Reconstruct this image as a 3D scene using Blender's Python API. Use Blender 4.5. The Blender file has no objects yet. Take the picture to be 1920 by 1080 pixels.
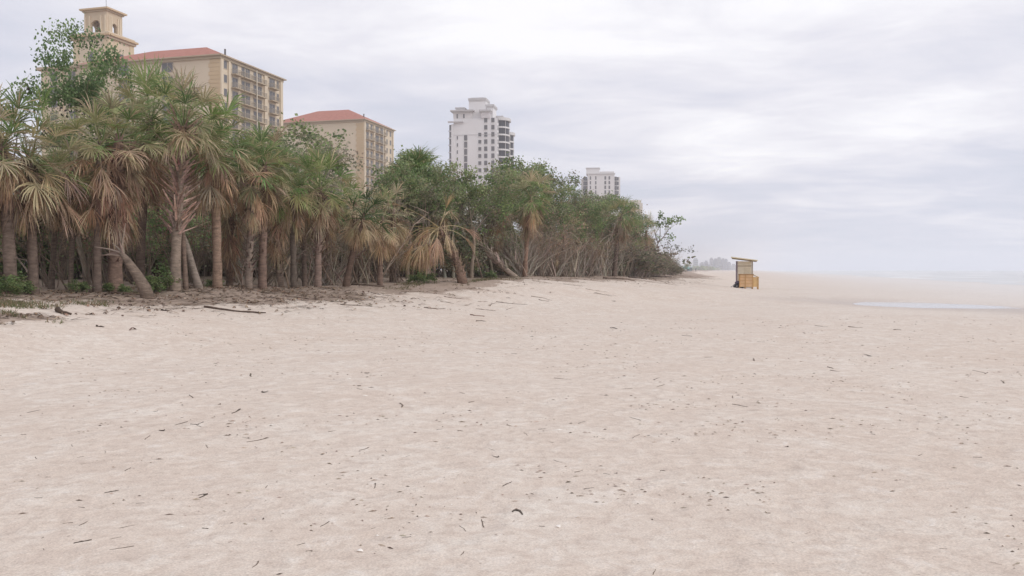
import bpy, math, random
from mathutils import Vector, Matrix, noise
R = math.radians
F = 1662.0            # focal length of the photo in its own pixels
EYE = 1.65
S = bpy.context.scene
col = S.collection

# ------------------------------------------------------------------ helpers
class MB:
    """collects faces with a colour per face, links them as ONE mesh"""
    def __init__(s): s.v = []; s.f = []; s.c = []
    def face(s, pts, c=(1, 1, 1)):
        n = len(s.v); s.v += [tuple(p) for p in pts]; s.f.append(tuple(range(n, n + len(pts)))); s.c.append(c)
    def box(s, lo, hi, c=(1, 1, 1), fr=None):
        x0, y0, z0 = lo; x1, y1, z1 = hi
        P = [(x0,y0,z0),(x1,y0,z0),(x1,y1,z0),(x0,y1,z0),(x0,y0,z1),(x1,y0,z1),(x1,y1,z1),(x0,y1,z1)]
        if fr: P = [fr(*p) for p in P]
        n = len(s.v); s.v += [tuple(p) for p in P]
        for q in ((0,3,2,1),(4,5,6,7),(0,1,5,4),(1,2,6,5),(2,3,7,6),(3,0,4,7)):
            s.f.append(tuple(n + i for i in q)); s.c.append(c)
    def tube(s, pts, rad, c=(1, 1, 1), k=6, cap=True, rough=0.0, rng=random):
        n0 = len(s.v); m = len(pts); pts = [Vector(p) for p in pts]
        for i, p in enumerate(pts):
            t = (pts[min(i+1, m-1)] - pts[max(i-1, 0)])
            t = t.normalized() if t.length > 1e-9 else Vector((0, 0, 1))
            a = t.cross(Vector((0.13, 0.99, 0.05)));  a = a.normalized() if a.length > 1e-3 else Vector((1, 0, 0))
            b = t.cross(a)
            for j in range(k):
                an = 2*math.pi*j/k; r = rad[i] * (1 + rough*(rng.random()-.5) if rough else 1)
                s.v.append(tuple(p + a*(r*math.cos(an)) + b*(r*math.sin(an))))
        for i in range(m-1):
            for j in range(k):
                s.f.append((n0+i*k+j, n0+i*k+(j+1) % k, n0+(i+1)*k+(j+1) % k, n0+(i+1)*k+j)); s.c.append(c)
        if cap:
            s.f.append(tuple(n0+(m-1)*k+j for j in range(k))); s.c.append(c)
            s.f.append(tuple(n0+j for j in reversed(range(k)))); s.c.append(c)
    def prism(s, poly, z0, z1, c=(1, 1, 1), fr=None):
        n = len(poly); a = [(x, y, z0) for x, y in poly]; b = [(x, y, z1) for x, y in poly]
        if fr: a = [fr(*p) for p in a]; b = [fr(*p) for p in b]
        n0 = len(s.v); s.v += [tuple(p) for p in a+b]
        s.f.append(tuple(n0+i for i in reversed(range(n)))); s.c.append(c)
        s.f.append(tuple(n0+n+i for i in range(n))); s.c.append(c)
        for i in range(n):
            j = (i+1) % n
            s.f.append((n0+i, n0+j, n0+n+j, n0+n+i)); s.c.append(c)
    def mesh(s, name, mat, smooth=False, merge=False):
        me = bpy.data.meshes.new(name); me.from_pydata(s.v, [], s.f)
        at = me.attributes.new('Col', 'FLOAT_COLOR', 'FACE')
        flat = []
        for c in s.c: flat += [c[0], c[1], c[2], 1.0]
        at.data.foreach_set('color', flat)
        if smooth: me.polygons.foreach_set('use_smooth', [True]*len(me.polygons))
        me.materials.append(mat); me.update(); return me
    def build(s, name, mat, parent=None, smooth=False):
        return link(name, s.mesh(name, mat, smooth), parent)

def link(name, data, parent=None):
    o = bpy.data.objects.new(name, data); col.objects.link(o)
    if parent: o.parent = parent
    return o
def tag(o, label=None, cat=None, group=None, kind=None):
    if label: o['label'] = label
    if cat: o['category'] = cat
    if group: o['group'] = group
    if kind: o['kind'] = kind
    return o
def empty(name, loc=(0, 0, 0), rz=0.0):
    o = bpy.data.objects.new(name, None); col.objects.link(o); o.location = loc; o.rotation_euler = (0, 0, rz); o.empty_display_size = .1
    return o
def copy_tree(o, parent=None):
    c = o.copy(); col.objects.link(c)
    if parent: c.parent = parent
    for ch in [x for x in KIDS.get(o.name, [])]: copy_tree(ch, c)
    return c
KIDS = {}
def kid(root, o): KIDS.setdefault(root.name, []).append(o); return o

def lerp(a, b, t): return a + (b-a)*t
def sstep(a, b, x):
    t = max(0., min(1., (x-a)/(b-a))); return t*t*(3-2*t)
def interp(tab, x):
    if x <= tab[0][0]: return tab[0][1]
    for (a, b), (c, d) in zip(tab, tab[1:]):
        if x <= c: return b + (d-b)*(x-a)/(c-a)
    (a, b), (c, d) = tab[-2:]
    return d + (d-b)/(c-a)*(x-c)
def vary(c, rng, a=.15, h=.06):
    k = 1 + rng.uniform(-a, a); return tuple(max(0, x*k*(1+rng.uniform(-h, h))) for x in c)

# ------------------------------------------------------------------ materials
def nodes(name):
    m = bpy.data.materials.new(name); m.use_nodes = True; nt = m.node_tree; nt.nodes.clear()
    out = nt.nodes.new('ShaderNodeOutputMaterial'); return m, nt, out
def N(nt, t, **kw):
    n = nt.nodes.new(t)
    for k, v in kw.items():
        if k in n.inputs: n.inputs[k].default_value = v
        else: setattr(n, k, v)
    return n
def mix(nt, f, a, b, mode='MIX'):
    n = nt.nodes.new('ShaderNodeMix'); n.data_type = 'RGBA'; n.blend_type = mode
    for i, x in ((0, f), (6, a), (7, b)):
        if hasattr(x, 'links'): nt.links.new(x, n.inputs[i])
        else: n.inputs[i].default_value = x if i == 0 else (x[0], x[1], x[2], 1)
    return n.outputs[2]
def ramp(nt, x, stops):
    r = nt.nodes.new('ShaderNodeValToRGB'); e = r.color_ramp.elements
    while len(e) < len(stops): e.new(.5)
    for i, (p, c) in enumerate(stops):
        e[i].position = p; e[i].color = (c, c, c, 1) if not isinstance(c, tuple) else (*c, 1)
    nt.links.new(x, r.inputs[0]); return r.outputs[0]
def noise_tex(nt, vec, scale, detail=4, rough=.55, dist=0.0):
    n = N(nt, 'ShaderNodeTexNoise'); n.inputs['Scale'].default_value = scale; n.inputs['Detail'].default_value = detail
    n.inputs['Roughness'].default_value = rough; n.inputs['Distortion'].default_value = dist
    if vec is not None: nt.links.new(vec, n.inputs['Vector'])
    return n.outputs['Fac']
def M(name, c=None, rough=.8, var=.25, scale=3., bump=.0, bscale=30., transl=0., spec=.3, metal=0., stretch=None):
    m, nt, out = nodes(name); L = nt.links.new
    tc = N(nt, 'ShaderNodeTexCoord').outputs['Object']
    if stretch:
        mp = N(nt, 'ShaderNodeMapping'); mp.inputs['Scale'].default_value = stretch; L(tc, mp.inputs['Vector']); tc = mp.outputs[0]
    p = N(nt, 'ShaderNodeBsdfPrincipled'); p.inputs['Roughness'].default_value = rough
    p.inputs['Specular IOR Level'].default_value = spec; p.inputs['Metallic'].default_value = metal
    if c is None:
        a = N(nt, 'ShaderNodeAttribute', attribute_name='Col').outputs['Color']
    else:
        a = N(nt, 'ShaderNodeRGB'); a.outputs[0].default_value = (*c, 1); a = a.outputs[0]
    if var:
        f = noise_tex(nt, tc, scale, 5, .6)
        g = ramp(nt, f, [(.25, 1-var), (.75, 1+var)])
        a = mix(nt, 1.0, a, g, 'MULTIPLY')
    L(a, p.inputs['Base Color'])
    if bump:
        b = N(nt, 'ShaderNodeBump'); b.inputs['Strength'].default_value = bump; b.inputs['Distance'].default_value = .02
        L(noise_tex(nt, tc, bscale, 4), b.inputs['Height']); L(b.outputs[0], p.inputs['Normal'])
    sh = p.outputs[0]
    if transl:
        t = N(nt, 'ShaderNodeBsdfTranslucent'); L(a, t.inputs['Color'])
        x = N(nt, 'ShaderNodeMixShader'); x.inputs[0].default_value = transl; L(sh, x.inputs[1]); L(t.outputs[0], x.inputs[2]); sh = x.outputs[0]
    L(sh, out.inputs['Surface']); return m

MAT = dict(
    frond=M('frond', None, .65, .25, 4, transl=.38, spec=.25),
    deadfrond=M('dead_frond', None, .9, .3, 4, transl=.34, spec=.1),
    leaf=M('leaf', None, .6, .2, 1.2, transl=.45, spec=.3),
    bark=M('palm_bark', None, .95, .5, 5, bump=1.0, bscale=14, spec=.1, stretch=(1, 1, 3)),
    wood=M('grey_wood', None, .9, .3, 3, bump=.6, bscale=20, spec=.15),
    twig=M('twig_wood', None, .9, .3, 20, spec=.15),
    stucco=M('stucco', None, .9, .07, .12, spec=.2),
    tile=M('clay_tile', (.40, .175, .135), .85, .16, .25, spec=.2, bump=.5, bscale=3, stretch=(4, 4, .5)),
    white=M('white_render', None, .85, .05, .08, spec=.2),
    glass=M('window_glass', (.13, .125, .13), .2, .3, .3, spec=.5),
    darkglass=M('dark_glazing', (.05, .05, .06), .2, .2, .3, spec=.3),
    frame=M('window_frame', (.42, .38, .33), .6, .1, 1),
    railing=M('railing', (.36, .31, .25), .6, .1, 1),
    pipe=M('pipe_metal', (.12, .12, .12), .5, .1, 1),
    ply=M('painted_plywood', None, .75, .12, 3, bump=.2),
    metal=M('galvanised_metal', (.35, .34, .35), .5, .15, 5),
    shell=M('shell', (.85, .8, .74), .4, .08, 30),
    fabric=M('tent_fabric', None, .8, .1, 2),
    skyline=M('far_concrete', None, .85, .06, .02),
)

# ------------------------------------------------------------------ terrain
TL = [(-20, -52), (5, -26), (15, -18.5), (25, -13.6), (28, -11), (42, -2.6), (70, 7.6), (105, 18.3), (125, 24), (200, 38), (550, 111), (1500, 343), (3000, 722), (4300, 1040)]
def tl(y): return interp(TL, y)
def xs(y): return 36 + .27*max(y, -40)
def nz(x, y, s, seed=0): return noise.noise(Vector((x*s, y*s, seed*7.3)))
def dist_in(x, y): return (tl(y) - x)*.88
def h(x, y):
    d = dist_in(x, y)
    dd = d + 2.2*nz(x, y, .12, 1)
    z = (.98 + .2*sstep(36, 46, y)*(1-sstep(60, 85, y)))*sstep(-12.5, 1.0, dd) + .3*sstep(1.5, 9, d)
    near = sstep(3, 14, math.hypot(x, y))
    z += near*(.10*nz(x, y, .13, 2) + .035*nz(x, y, .55, 3))
    z += .12*sstep(-7, -1, dd)*nz(x, y, .45, 4)
    # small wave-cut ledge at the near end of the dune
    led = sstep(-6.2, -5.6, d + .5*nz(x, y, .6, 9))*(1-sstep(-11, -9.5, x)); z += .10*led*(1-sstep(-5, -2, d)) - .06*sstep(-8, -6.3, d)*(1-led)*(1-sstep(-11, -9.5, x))
    e = x - xs(y)
    z -= .38*sstep(-30, 6, e) + 1.6*sstep(6, 150, e)
    # runnel with the tidal pool
    t = (x-21.3)*.957 + (y-44.7)*.29; q = (x-21.3)*.29 - (y-44.7)*.957
    z -= .22*math.exp(-(t/4.3)**2-((q+1.2)/6.6)**2)
    return z
def at(px, Y, dz=0.0):
    x = (px-960)/F*Y
    return Vector((x, Y, h(x, Y)+dz))
def ground(px, py):
    Y = EYE*F/max(py-506, 3)
    for _ in range(12):
        x = (px-960)/F*Y; Y = .5*Y + .5*(EYE-h(x, Y))*F/max(py-506, 3)
    x = (px-960)/F*Y
    return Vector((x, Y, h(x, Y)))
def fbase(px, py):
    g = ground(px, py); Yf = front(px)
    return g if g.y < Yf+1.2 else at(px, Yf+.6)
def front(px):
    u = (px-960)/F; Y = 12.
    while Y < 2500:
        if u*Y < tl(Y): return Y
        Y += .25
    return Y

def axis(a, b, step, grow, lim0, lim1):
    v = [a]
    while v[-1] < b: v.append(v[-1]+step)
    s = step
    while v[-1] < lim1: s *= grow; v.append(v[-1]+s)
    s = step
    while v[0] > lim0: s *= grow; v.insert(0, v[0]-s)
    return v
X = axis(-26, 34, .3, 1.07, -4200, 4200); Y_ = axis(3, 62, .3, 1.06, -300, 4200)
vs = [(x, y, h(x, y)) for y in Y_ for x in X]
nx, ny = len(X), len(Y_)
fs = [(j*nx+i, j*nx+i+1, (j+1)*nx+i+1, (j+1)*nx+i) for j in range(ny-1) for i in range(nx-1)]
me = bpy.data.meshes.new('beach_sand'); me.from_pydata(vs, [], fs)
me.polygons.foreach_set('use_smooth', [True]*len(fs))
lit = me.attributes.new('litter', 'FLOAT', 'POINT'); wet = me.attributes.new('wet', 'FLOAT', 'POINT'); shore = me.attributes.new('shore', 'FLOAT', 'POINT')
def litter(x, y):
    d = dist_in(x, y)
    v = sstep(-6.5, .2, d + 2.8*nz(x, y, .2, 5) + 1.6*nz(x, y, .8, 6))
    # wrack drifted on the ledge
    v = max(v*.9, .9*math.exp(-((d+5.4+1.0*nz(x, y, .5, 8))/.7)**2)*(1-sstep(-10.6, -9.2, x))*sstep(10, 14, y))
    return v
def wetness(x, y):
    e = x - xs(y); t = (x-21.3)*.957 + (y-44.7)*.29; q = (x-21.3)*.29 - (y-44.7)*.957
    return max(.3*sstep(-12, 5, e), .95*math.exp(-((t+1.6)/4.6)**2-((q-2)/13)**2), .1*sstep(-45, -20, e))
lit.data.foreach_set('value', [litter(v[0], v[1]) for v in vs])
wet.data.foreach_set('value', [wetness(v[0], v[1]) for v in vs])

shore.data.foreach_set('value', [sstep(-42, -6, v[0]-xs(v[1]))*sstep(14, 50, v[1]) for v in vs])
m, nt, out = nodes('sand'); L = nt.links.new
pos = N(nt, 'ShaderNodeNewGeometry').outputs['Position']
def att(n): return N(nt, 'ShaderNodeAttribute', attribute_name=n).outputs['Fac']
big = noise_tex(nt, pos, .22, 4, .6, .6); mid = noise_tex(nt, pos, 1.3, 5, .65, .5); fine = noise_tex(nt, pos, 9, 5, .7); grain = noise_tex(nt, pos, 70, 3, .7)
c = mix(nt, ramp(nt, big, [(.3, 0.), (.7, 1.)]), (.62, .52, .44), (.68, .597, .52))
c = mix(nt, ramp(nt, mid, [(.46, 0.), (.72, .55)]), c, (.75, .70, .63))
dim = noise_tex(nt, pos, 4.2, 5, .72, .8)
c = mix(nt, ramp(nt, dim, [(.42, .5), (.54, 0.)]), c, (.56, .462, .392))
c = mix(nt, ramp(nt, dim, [(.56, 0.), (.68, .5)]), c, (.77, .715, .66))
c = mix(nt, ramp(nt, fine, [(.5, 0.), (.70, .55)]), c, (.45, .36, .30))
g = ramp(nt, grain, [(.3, .80), (.7, 1.16)]); c = mix(nt, 1., c, g, 'MULTIPLY')
vo = N(nt, 'ShaderNodeTexVoronoi'); vo.inputs['Scale'].default_value = 14; L(pos, vo.inputs['Vector'])
spk = ramp(nt, vo.outputs['Distance'], [(.06, .7), (.13, 0.)])
pk = ramp(nt, noise_tex(nt, pos, 1.9, 3), [(.5, 0.), (.62, 1.)])
c = mix(nt, mix(nt, 1., spk, pk, 'MULTIPLY'), c, (.22, .17, .14))
vo2 = N(nt, 'ShaderNodeTexVoronoi'); vo2.inputs['Scale'].default_value = 21; L(pos, vo2.inputs['Vector'])
c = mix(nt, ramp(nt, vo2.outputs['Distance'], [(.05, .6), (.10, 0.)]), c, (.78, .73, .67))
# litter
lp_ = N(nt, 'ShaderNodeMapping'); lp_.inputs['Rotation'].default_value = (0, 0, .95); lp_.inputs['Scale'].default_value = (1, .45, 1); L(pos, lp_.inputs['Vector'])
ln = noise_tex(nt, lp_.outputs[0], 2.6, 7, .8, 1.0)
ad = N(nt, 'ShaderNodeMath', operation='ADD'); L(ln, ad.inputs[0]); L(att('litter'), ad.inputs[1])
lm = ramp(nt, ad.outputs[0], [(.93, 0.), (1.5, .85)])
lc = mix(nt, noise_tex(nt, pos, 11, 5, .7), (.19, .13, .10), (.45, .35, .28))
c = mix(nt, lm, c, lc)
wn = ramp(nt, att('wet'), [(.15, 0.), (.95, 1.)])
c = mix(nt, att('shore'), c, (.66, .63, .61)); c = mix(nt, wn, c, mix(nt, 1., c, (.72, .70, .71), 'MULTIPLY'))  # pale wet sand far off, its sheen and haze blended into the colour
p = N(nt, 'ShaderNodeBsdfPrincipled'); L(c, p.inputs['Base Color']); p.inputs['Specular IOR Level'].default_value = .3
L(ramp(nt, att('wet'), [(.2, .95), (1., .45)]), p.inputs['Roughness'])
vf = N(nt, 'ShaderNodeTexVoronoi'); vf.feature = 'SMOOTH_F1'; vf.inputs['Scale'].default_value = 2.3; L(pos, vf.inputs['Vector'])
fm = N(nt, 'ShaderNodeMath', operation='MULTIPLY'); L(ramp(nt, vf.outputs['Distance'], [(.0, 0.), (.30, 1.)]), fm.inputs[0]); fm.inputs[1].default_value = .35
s1 = N(nt, 'ShaderNodeMath', operation='ADD'); L(fm.outputs[0], s1.inputs[0]); L(mid, s1.inputs[1])
b1 = N(nt, 'ShaderNodeBump'); b1.inputs['Strength'].default_value = .75; b1.inputs['Distance'].default_value = .085; L(s1.outputs[0], b1.inputs['Height'])
b2 = N(nt, 'ShaderNodeBump'); b2.inputs['Strength'].default_value = .8; b2.inputs['Distance'].default_value = .03; L(mix(nt, .4, dim, fine), b2.inputs['Height']); L(b1.outputs[0], b2.inputs['Normal'])
b3 = N(nt, 'ShaderNodeBump'); b3.inputs['Strength'].default_value = .4; b3.inputs['Distance'].default_value = .004; L(grain, b3.inputs['Height']); L(b2.outputs[0], b3.inputs['Normal'])
L(b3.outputs[0], p.inputs['Normal']); L(p.outputs[0], out.inputs['Surface'])
me.materials.append(m)
tag(link('beach_sand', me), 'pale pinkish sand beach rising to a low dune', kind='structure')

# sea
def water_mat(name, foam):
    m, nt, out = nodes(name); L = nt.links.new
    pos = N(nt, 'ShaderNodeNewGeometry').outputs['Position']
    rot = N(nt, 'ShaderNodeMapping'); rot.vector_type = 'POINT'; rot.inputs['Rotation'].default_value = (0, 0, math.atan(.27)); rot.inputs['Scale'].default_value = (1, .22, 1); L(pos, rot.inputs['Vector'])
    v = rot.outputs[0]
    p = N(nt, 'ShaderNodeBsdfPrincipled'); p.inputs['Roughness'].default_value = .22 if foam else .12; p.inputs['IOR'].default_value = 1.33
    b = N(nt, 'ShaderNodeBump'); b.inputs['Strength'].default_value = .6 if foam else .15; b.inputs['Distance'].default_value = .25 if foam else .02
    L(noise_tex(nt, v, .5 if foam else 4, 5, .6), b.inputs['Height']); L(b.outputs[0], p.inputs['Normal'])
    if foam:
        f = ramp(nt, noise_tex(nt, v, .09, 6, .7, .4), [(.52, 0.), (.60, .9)])
        c = mix(nt, f, (.53, .54, .55), (.85, .85, .85)); L(c, p.inputs['Base Color'])
        L(ramp(nt, f, [(0., .35), (1., .8)]), p.inputs['Roughness'])
    else: p.inputs['Base Color'].default_value = (.38, .36, .34, 1)
    L(p.outputs[0], out.inputs['Surface']); return m
mb = MB(); ys = [-290+25*i for i in range(40)] + [760+115*i for i in range(30)]
zz = -.36
for a, b in zip(ys, ys[1:]):
    mb.face([(xs(a)-14, a, zz), (4190, a, zz), (4190, b, zz), (xs(b)-14, b, zz)])
tag(mb.build('sea', water_mat('sea_water', True)), 'flat pale grey sea with thin lines of foam', kind='structure')
# tidal pool
mb = MB(); poly = []
for i in range(40):
    an = 2*math.pi*i/40; q = -1.0 + 6.6*math.cos(an); t = 4.2*math.sin(an)
    poly.append((21.3 + q*.29 + t*.957, 44.7 - q*.957 + t*.29))
zp = h(21.3, 44.7) + .105
mb.face([(x, y, zp) for x, y in poly])
tag(mb.build('tidal_pool_water', water_mat('pool_water', False)), 'long shallow pool of bright water in a runnel of the sand', kind='structure')

# ------------------------------------------------------------------ palms
GREEN = [(.20, .29, .105), (.25, .325, .125), (.16, .245, .095), (.31, .33, .15)]
OLIVE = [(.40, .355, .215), (.44, .375, .245), (.33, .32, .18)]
TAN = [(.55, .425, .285), (.48, .355, .23), (.62, .505, .355), (.45, .315, .205)]
RUST = [(.37, .235, .16), (.31, .20, .14), (.41, .28, .195), (.28, .195, .145)]
BROWN = [(.39, .26, .175), (.33, .225, .16), (.41, .30, .215), (.34, .27, .205)]

def fan(mb, o, phi, el, L, Rb, spread, nseg, gp, gs, c, rng, pc=None):
    d = Vector((math.cos(el)*math.cos(phi), math.cos(el)*math.sin(phi), math.sin(el)))
    pts = [Vector(o)]; k = 4
    for i in range(k):
        pts.append(pts[-1] + d*(L/k)); d = (d + Vector((0, 0, -gp/k))).normalized()
    mb.tube(pts, [.026, .02, .016, .014, .011], pc or vary(c, rng), 3, False)
    p = pts[-1]
    s = d.cross(Vector((0, 0, 1)))
    s = s.normalized() if s.length > .05 else Vector((math.sin(phi), -math.cos(phi), 0))
    roll = rng.uniform(-.5, .5); n = s.cross(d)
    s, n = s*math.cos(roll) + n*math.sin(roll), n*math.cos(roll) - s*math.sin(roll)
    cc = vary(c, rng, .25, .08)
    for i in range(nseg):
        u = (i+.5)/nseg*2-1; th = u*spread
        e = (d*math.cos(th) + s*math.sin(th) + n*(.3*abs(math.sin(th)))).normalized()
        e = (e + Vector((rng.gauss(0, .09), rng.gauss(0, .09), rng.gauss(0, .09)))).normalized()
        ln = Rb*(.62+.38*math.cos(th*.8))*rng.uniform(.8, 1.12)
        q = p + d*(Rb*.12*(1-abs(u))); fr = (.38, .34, .28)
        wmax = max(.016, 2*spread/nseg*ln*.36)
        ws = (.006, wmax*.5, wmax*.38, .002); sc = vary(cc, rng, .18, .05) if rng.random() > .11 else vary((.58, .47, .31), rng, .3)
        prev = None
        for j in range(4):
            w = e.cross(n); w = w.normalized() if w.length > .01 else s
            tw = n*rng.uniform(-.25, .25)
            a = q - (w+tw)*ws[j]; b = q + (w+tw)*ws[j]
            if prev: mb.face([prev[0], prev[1], b, a], sc)
            prev = (a, b)
            if j < 3:
                q = q + e*(ln*fr[j]); e = (e + Vector((0, 0, -gs*(.25, .7, 1.3)[j]*rng.uniform(.7, 1.3)))).normalized()

def palm(seed, H, r=.2, top=(0, 0), pw=1.5, boots=None, green=18, dead=20, L=.9, Rb=.85, mixc=None, deadc=None, skirt=.9, barkc=(.30, .23, .185), mode='up', dead_el=(-.4, -1.35), nseg=20, dead_L=.85, dead_phi=None, flare=1.35, bootc=1.15):
    r *= .76; barkc = tuple(x*.74 for x in barkc); green = int(green*1.45); L *= .8; Rb *= .82; skirt *= .8; dead = int(dead*1.25)
    rng = random.Random(seed); mixc = mixc or GREEN+GREEN+OLIVE; deadc = deadc or BROWN+TAN
    C = lambda t: Vector((top[0]*t**pw, top[1]*t**pw, H*t*(1 - .0*t) - .15*(1-t)))
    root = empty('cabbage_palm'); n = max(8, int(H/.28))
    mb = MB(); pts = [C(i/n) for i in range(n+1)]
    rad = [r*(1+(flare-1)*math.exp(-i/n*H/.35))*(1+.05*math.sin(i*1.7+seed))*(1-.45*max(0, i/n-.75)/.25) for i in range(n+1)]
    mb.tube(pts, rad, barkc, 10, True, .13, rng)
    kid(root, mb.build('trunk', MAT['bark'], root, True))
    if boots:
        t0, t1, bl, num = boots; mb = MB(); bc = vary((barkc[0]*bootc, barkc[1]*bootc, barkc[2]*bootc), rng)
        for i in range(num):
            t = t0 + (t1-t0)*i/num; ph = i*2.39996 + rng.uniform(-.2, .2); p = C(t)
            ax = (C(min(1, t+.02)) - C(t-.02)).normalized()
            ux = ax.cross(Vector((0, 1, 0))).normalized(); uy = ax.cross(ux)
            o = (ux*math.cos(ph) + uy*math.sin(ph)); tg = ax.cross(o)
            b0 = p + o*(r*.85); ln = bl*rng.uniform(.7, 1.25)*(1 if rng.random() > .12 else 1.6)
            lift = rng.uniform(.35, 1.05)
            d1 = (o*.95 + ax*lift + Vector((0, 0, .1))).normalized(); q = b0 + d1*ln
            w = .038*(.6+r*2); cc = vary(bc, rng, .45, .06)
            for sg in (-1, 1):          # the split base of a leaf stalk
                mb.face([b0+tg*w*1.5*sg, b0+tg*w*.3*sg + ax*.05, q+tg*.018, q-tg*.018], cc)
            mb.face([b0+tg*w*1.2-o*.02, b0-tg*w*1.2-o*.02, q - o*.03 - tg*.012, q-o*.03+tg*.012], vary(cc, rng, .3))
        kid(root, mb.build('leaf_base', MAT['bark'], root)); KIDS[root.name][-1]
    top_p = C(1.0); axd = (C(1)-C(.9)).normalized()
    if green:
        mb = MB()
        for i in range(green):
            ph = i*2.39996 + rng.uniform(-.3, .3); f = (i+.5)/green
            el = 1.35 - 1.75*f + rng.uniform(-.15, .15)
            cc = rng.choice(mixc if f < .75 else mixc+OLIVE+TAN[:1])
            o = top_p - axd*(.35*f) + Vector((math.cos(ph), math.sin(ph), 0))*r*.5
            fan(mb, o, ph, el, L*rng.uniform(.7, 1.1), Rb*rng.uniform(.8, 1.1), rng.uniform(1.2, 1.75), nseg+2, .35+.5*f, rng.uniform(.4, 1.0), cc, rng)
        kid(root, mb.build('crown_fronds', MAT['frond'], root))
    if dead:
        mb = MB()
        for i in range(dead):
            f = (i+.5)/dead; ph = (i*2.39996 if dead_phi is None else rng.uniform(*dead_phi)) + rng.uniform(-.4, .4)
            el = lerp(dead_el[0], dead_el[1], f)+rng.uniform(-.2, .2)
            o = C(max(.2, 1-(.25+f*skirt)/max(H, 1))) + Vector((math.cos(ph), math.sin(ph), 0))*r*.8
            fan(mb, o, ph, el, dead_L*L*rng.uniform(.55, 1.1), Rb*rng.uniform(.7, 1.1), rng.uniform(.35, .85), nseg-4, rng.uniform(.8, 1.6), rng.uniform(.5, 1.1), rng.choice(deadc), rng)
        kid(root, mb.build('dead_fronds', MAT['deadfrond'], root))
    return root

# ------------------------------------------------------------------ broadleaf trees and bare shrubs
LEAFG = [(.20, .27, .115), (.25, .32, .14), (.16, .225, .10), (.29, .33, .165), (.27, .265, .16)]
LEAFD = [(.29, .30, .20), (.35, .33, .235), (.25, .275, .175), (.41, .375, .28), (.35, .30, .225)]
def grow(rng, p, d, ln, r, lev, maxlev, wood, tips, kids=(2, 4), bend=.28, up=.12, wc=(.27, .225, .18), ratio=.68, ang=(25, 55)):
    n = 4; pts = [p]; rad = [r]; dirs = [d]
    for i in range(n):
        d = (d + Vector((rng.gauss(0, bend), rng.gauss(0, bend), rng.gauss(0, bend) + up))*.5).normalized()
        pts.append(pts[-1]+d*(ln/n)); rad.append(r*(1-.5*(i+1)/n)); dirs.append(d)
    wood.tube(pts, rad, vary(wc, rng, .2), 7 if lev == 0 else (5 if lev < 3 else 3), False)
    if lev >= maxlev: tips.append((pts[-1], d)); tips.append((pts[2], d)); return
    for k in range(rng.randint(*kids)):
        i = rng.choice((2, 3, 4, 4)); a = R(rng.uniform(*ang)); ph = rng.uniform(0, 6.283)
        t = dirs[i]; s = t.orthogonal().normalized(); s2 = t.cross(s)
        nd = (t*math.cos(a) + (s*math.cos(ph)+s2*math.sin(ph))*math.sin(a)).normalized()
        grow(rng, pts[i], nd, ln*ratio*rng.uniform(.75, 1.15), rad[i]*.68, lev+1, maxlev, wood, tips, kids, bend, up, wc, ratio, ang)
def leaves(mb, tips, rng, n, sp, size, pal, keep=1.0):
    for p, d in tips:
        if rng.random() > keep: continue
        base = rng.choice(pal); base = vary(base, rng, .3)
        for _ in range(n):
            q = p + Vector((rng.gauss(0, sp), rng.gauss(0, sp), rng.gauss(0, sp*.8)))
            a = Vector((rng.gauss(0, 1), rng.gauss(0, 1), rng.gauss(0, .6)+.25)).normalized(); b = a.orthogonal().normalized()
            b = (b*math.cos(6.28*rng.random()) + a.cross(b)*rng.random()).normalized()
            s = size*rng.uniform(.6, 1.2); t = a.cross(b)
            mb.face([q-a*s*.5, q+b*s*.42+t*.02, q+a*s*.5, q-b*s*.42+t*.02], vary(base, rng, .2))
def tree(name, seed, H, *a, **k):
    f = tree_(name, seed, H, *a, **k, probe=True); return tree_(name, seed, H*f, *a, **k)
def tree_(name, seed, H, levels=4, n=20, sp=.2, size=.14, pal=LEAFG, keep=.9, lean=(0, 0), r=.11, stems=1, wc=(.27, .225, .18), kids=(2, 4), trunk_up=.45, bend=.28, up=.12, ang=(25, 55), ratio=.68, probe=False):
    rng = random.Random(seed); tips = []; root = None if probe else empty(name)
    trunk = MB(); wood = MB()
    for sidx in range(stems):
        a = rng.uniform(0, 6.28); o = Vector((math.cos(a), math.sin(a), 0))*(.12*(stems > 1)+.03*stems)*rng.random()
        d = Vector((lean[0]+rng.gauss(0, .05+.07*(stems > 1)), lean[1]+rng.gauss(0, .05+.07*(stems > 1)), 1)).normalized()
        pts = [o - Vector((0, 0, .15))]; rad = [r*1.2]; q = o
        for i in range(6):
            q = q + d*(H*trunk_up/6); d = (d + Vector((rng.gauss(0, .1), rng.gauss(0, .1), .05))).normalized(); pts.append(q); rad.append(r*(1-.06*i))
        trunk.tube(pts, rad, vary(wc, rng, .15), 8, False)
        for k in range(rng.randint(2, 4) if stems < 3 else 2):
            ph = rng.uniform(0, 6.28); aa = R(rng.uniform(10, 42)); i = rng.choice((4, 5, 6, 6))
            nd = (d*math.cos(aa) + Vector((math.cos(ph), math.sin(ph), 0))*math.sin(aa)).normalized()
            grow(rng, pts[i], nd, H*.26, r*.6, 1, levels, wood, tips, kids, bend, up, wc, ratio, ang)
    if probe: return H/max(t[0].z for t in tips)
    kid(root, trunk.build('trunk', MAT['wood'], root, True))
    kid(root, wood.build('branches', MAT['wood'], root, True))
    if n and keep:
        mb = MB(); leaves(mb, tips, rng, n, sp, size, pal, keep)
        kid(root, mb.build('foliage', MAT['leaf'], root))
    root['_H'] = H
    return root
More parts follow.
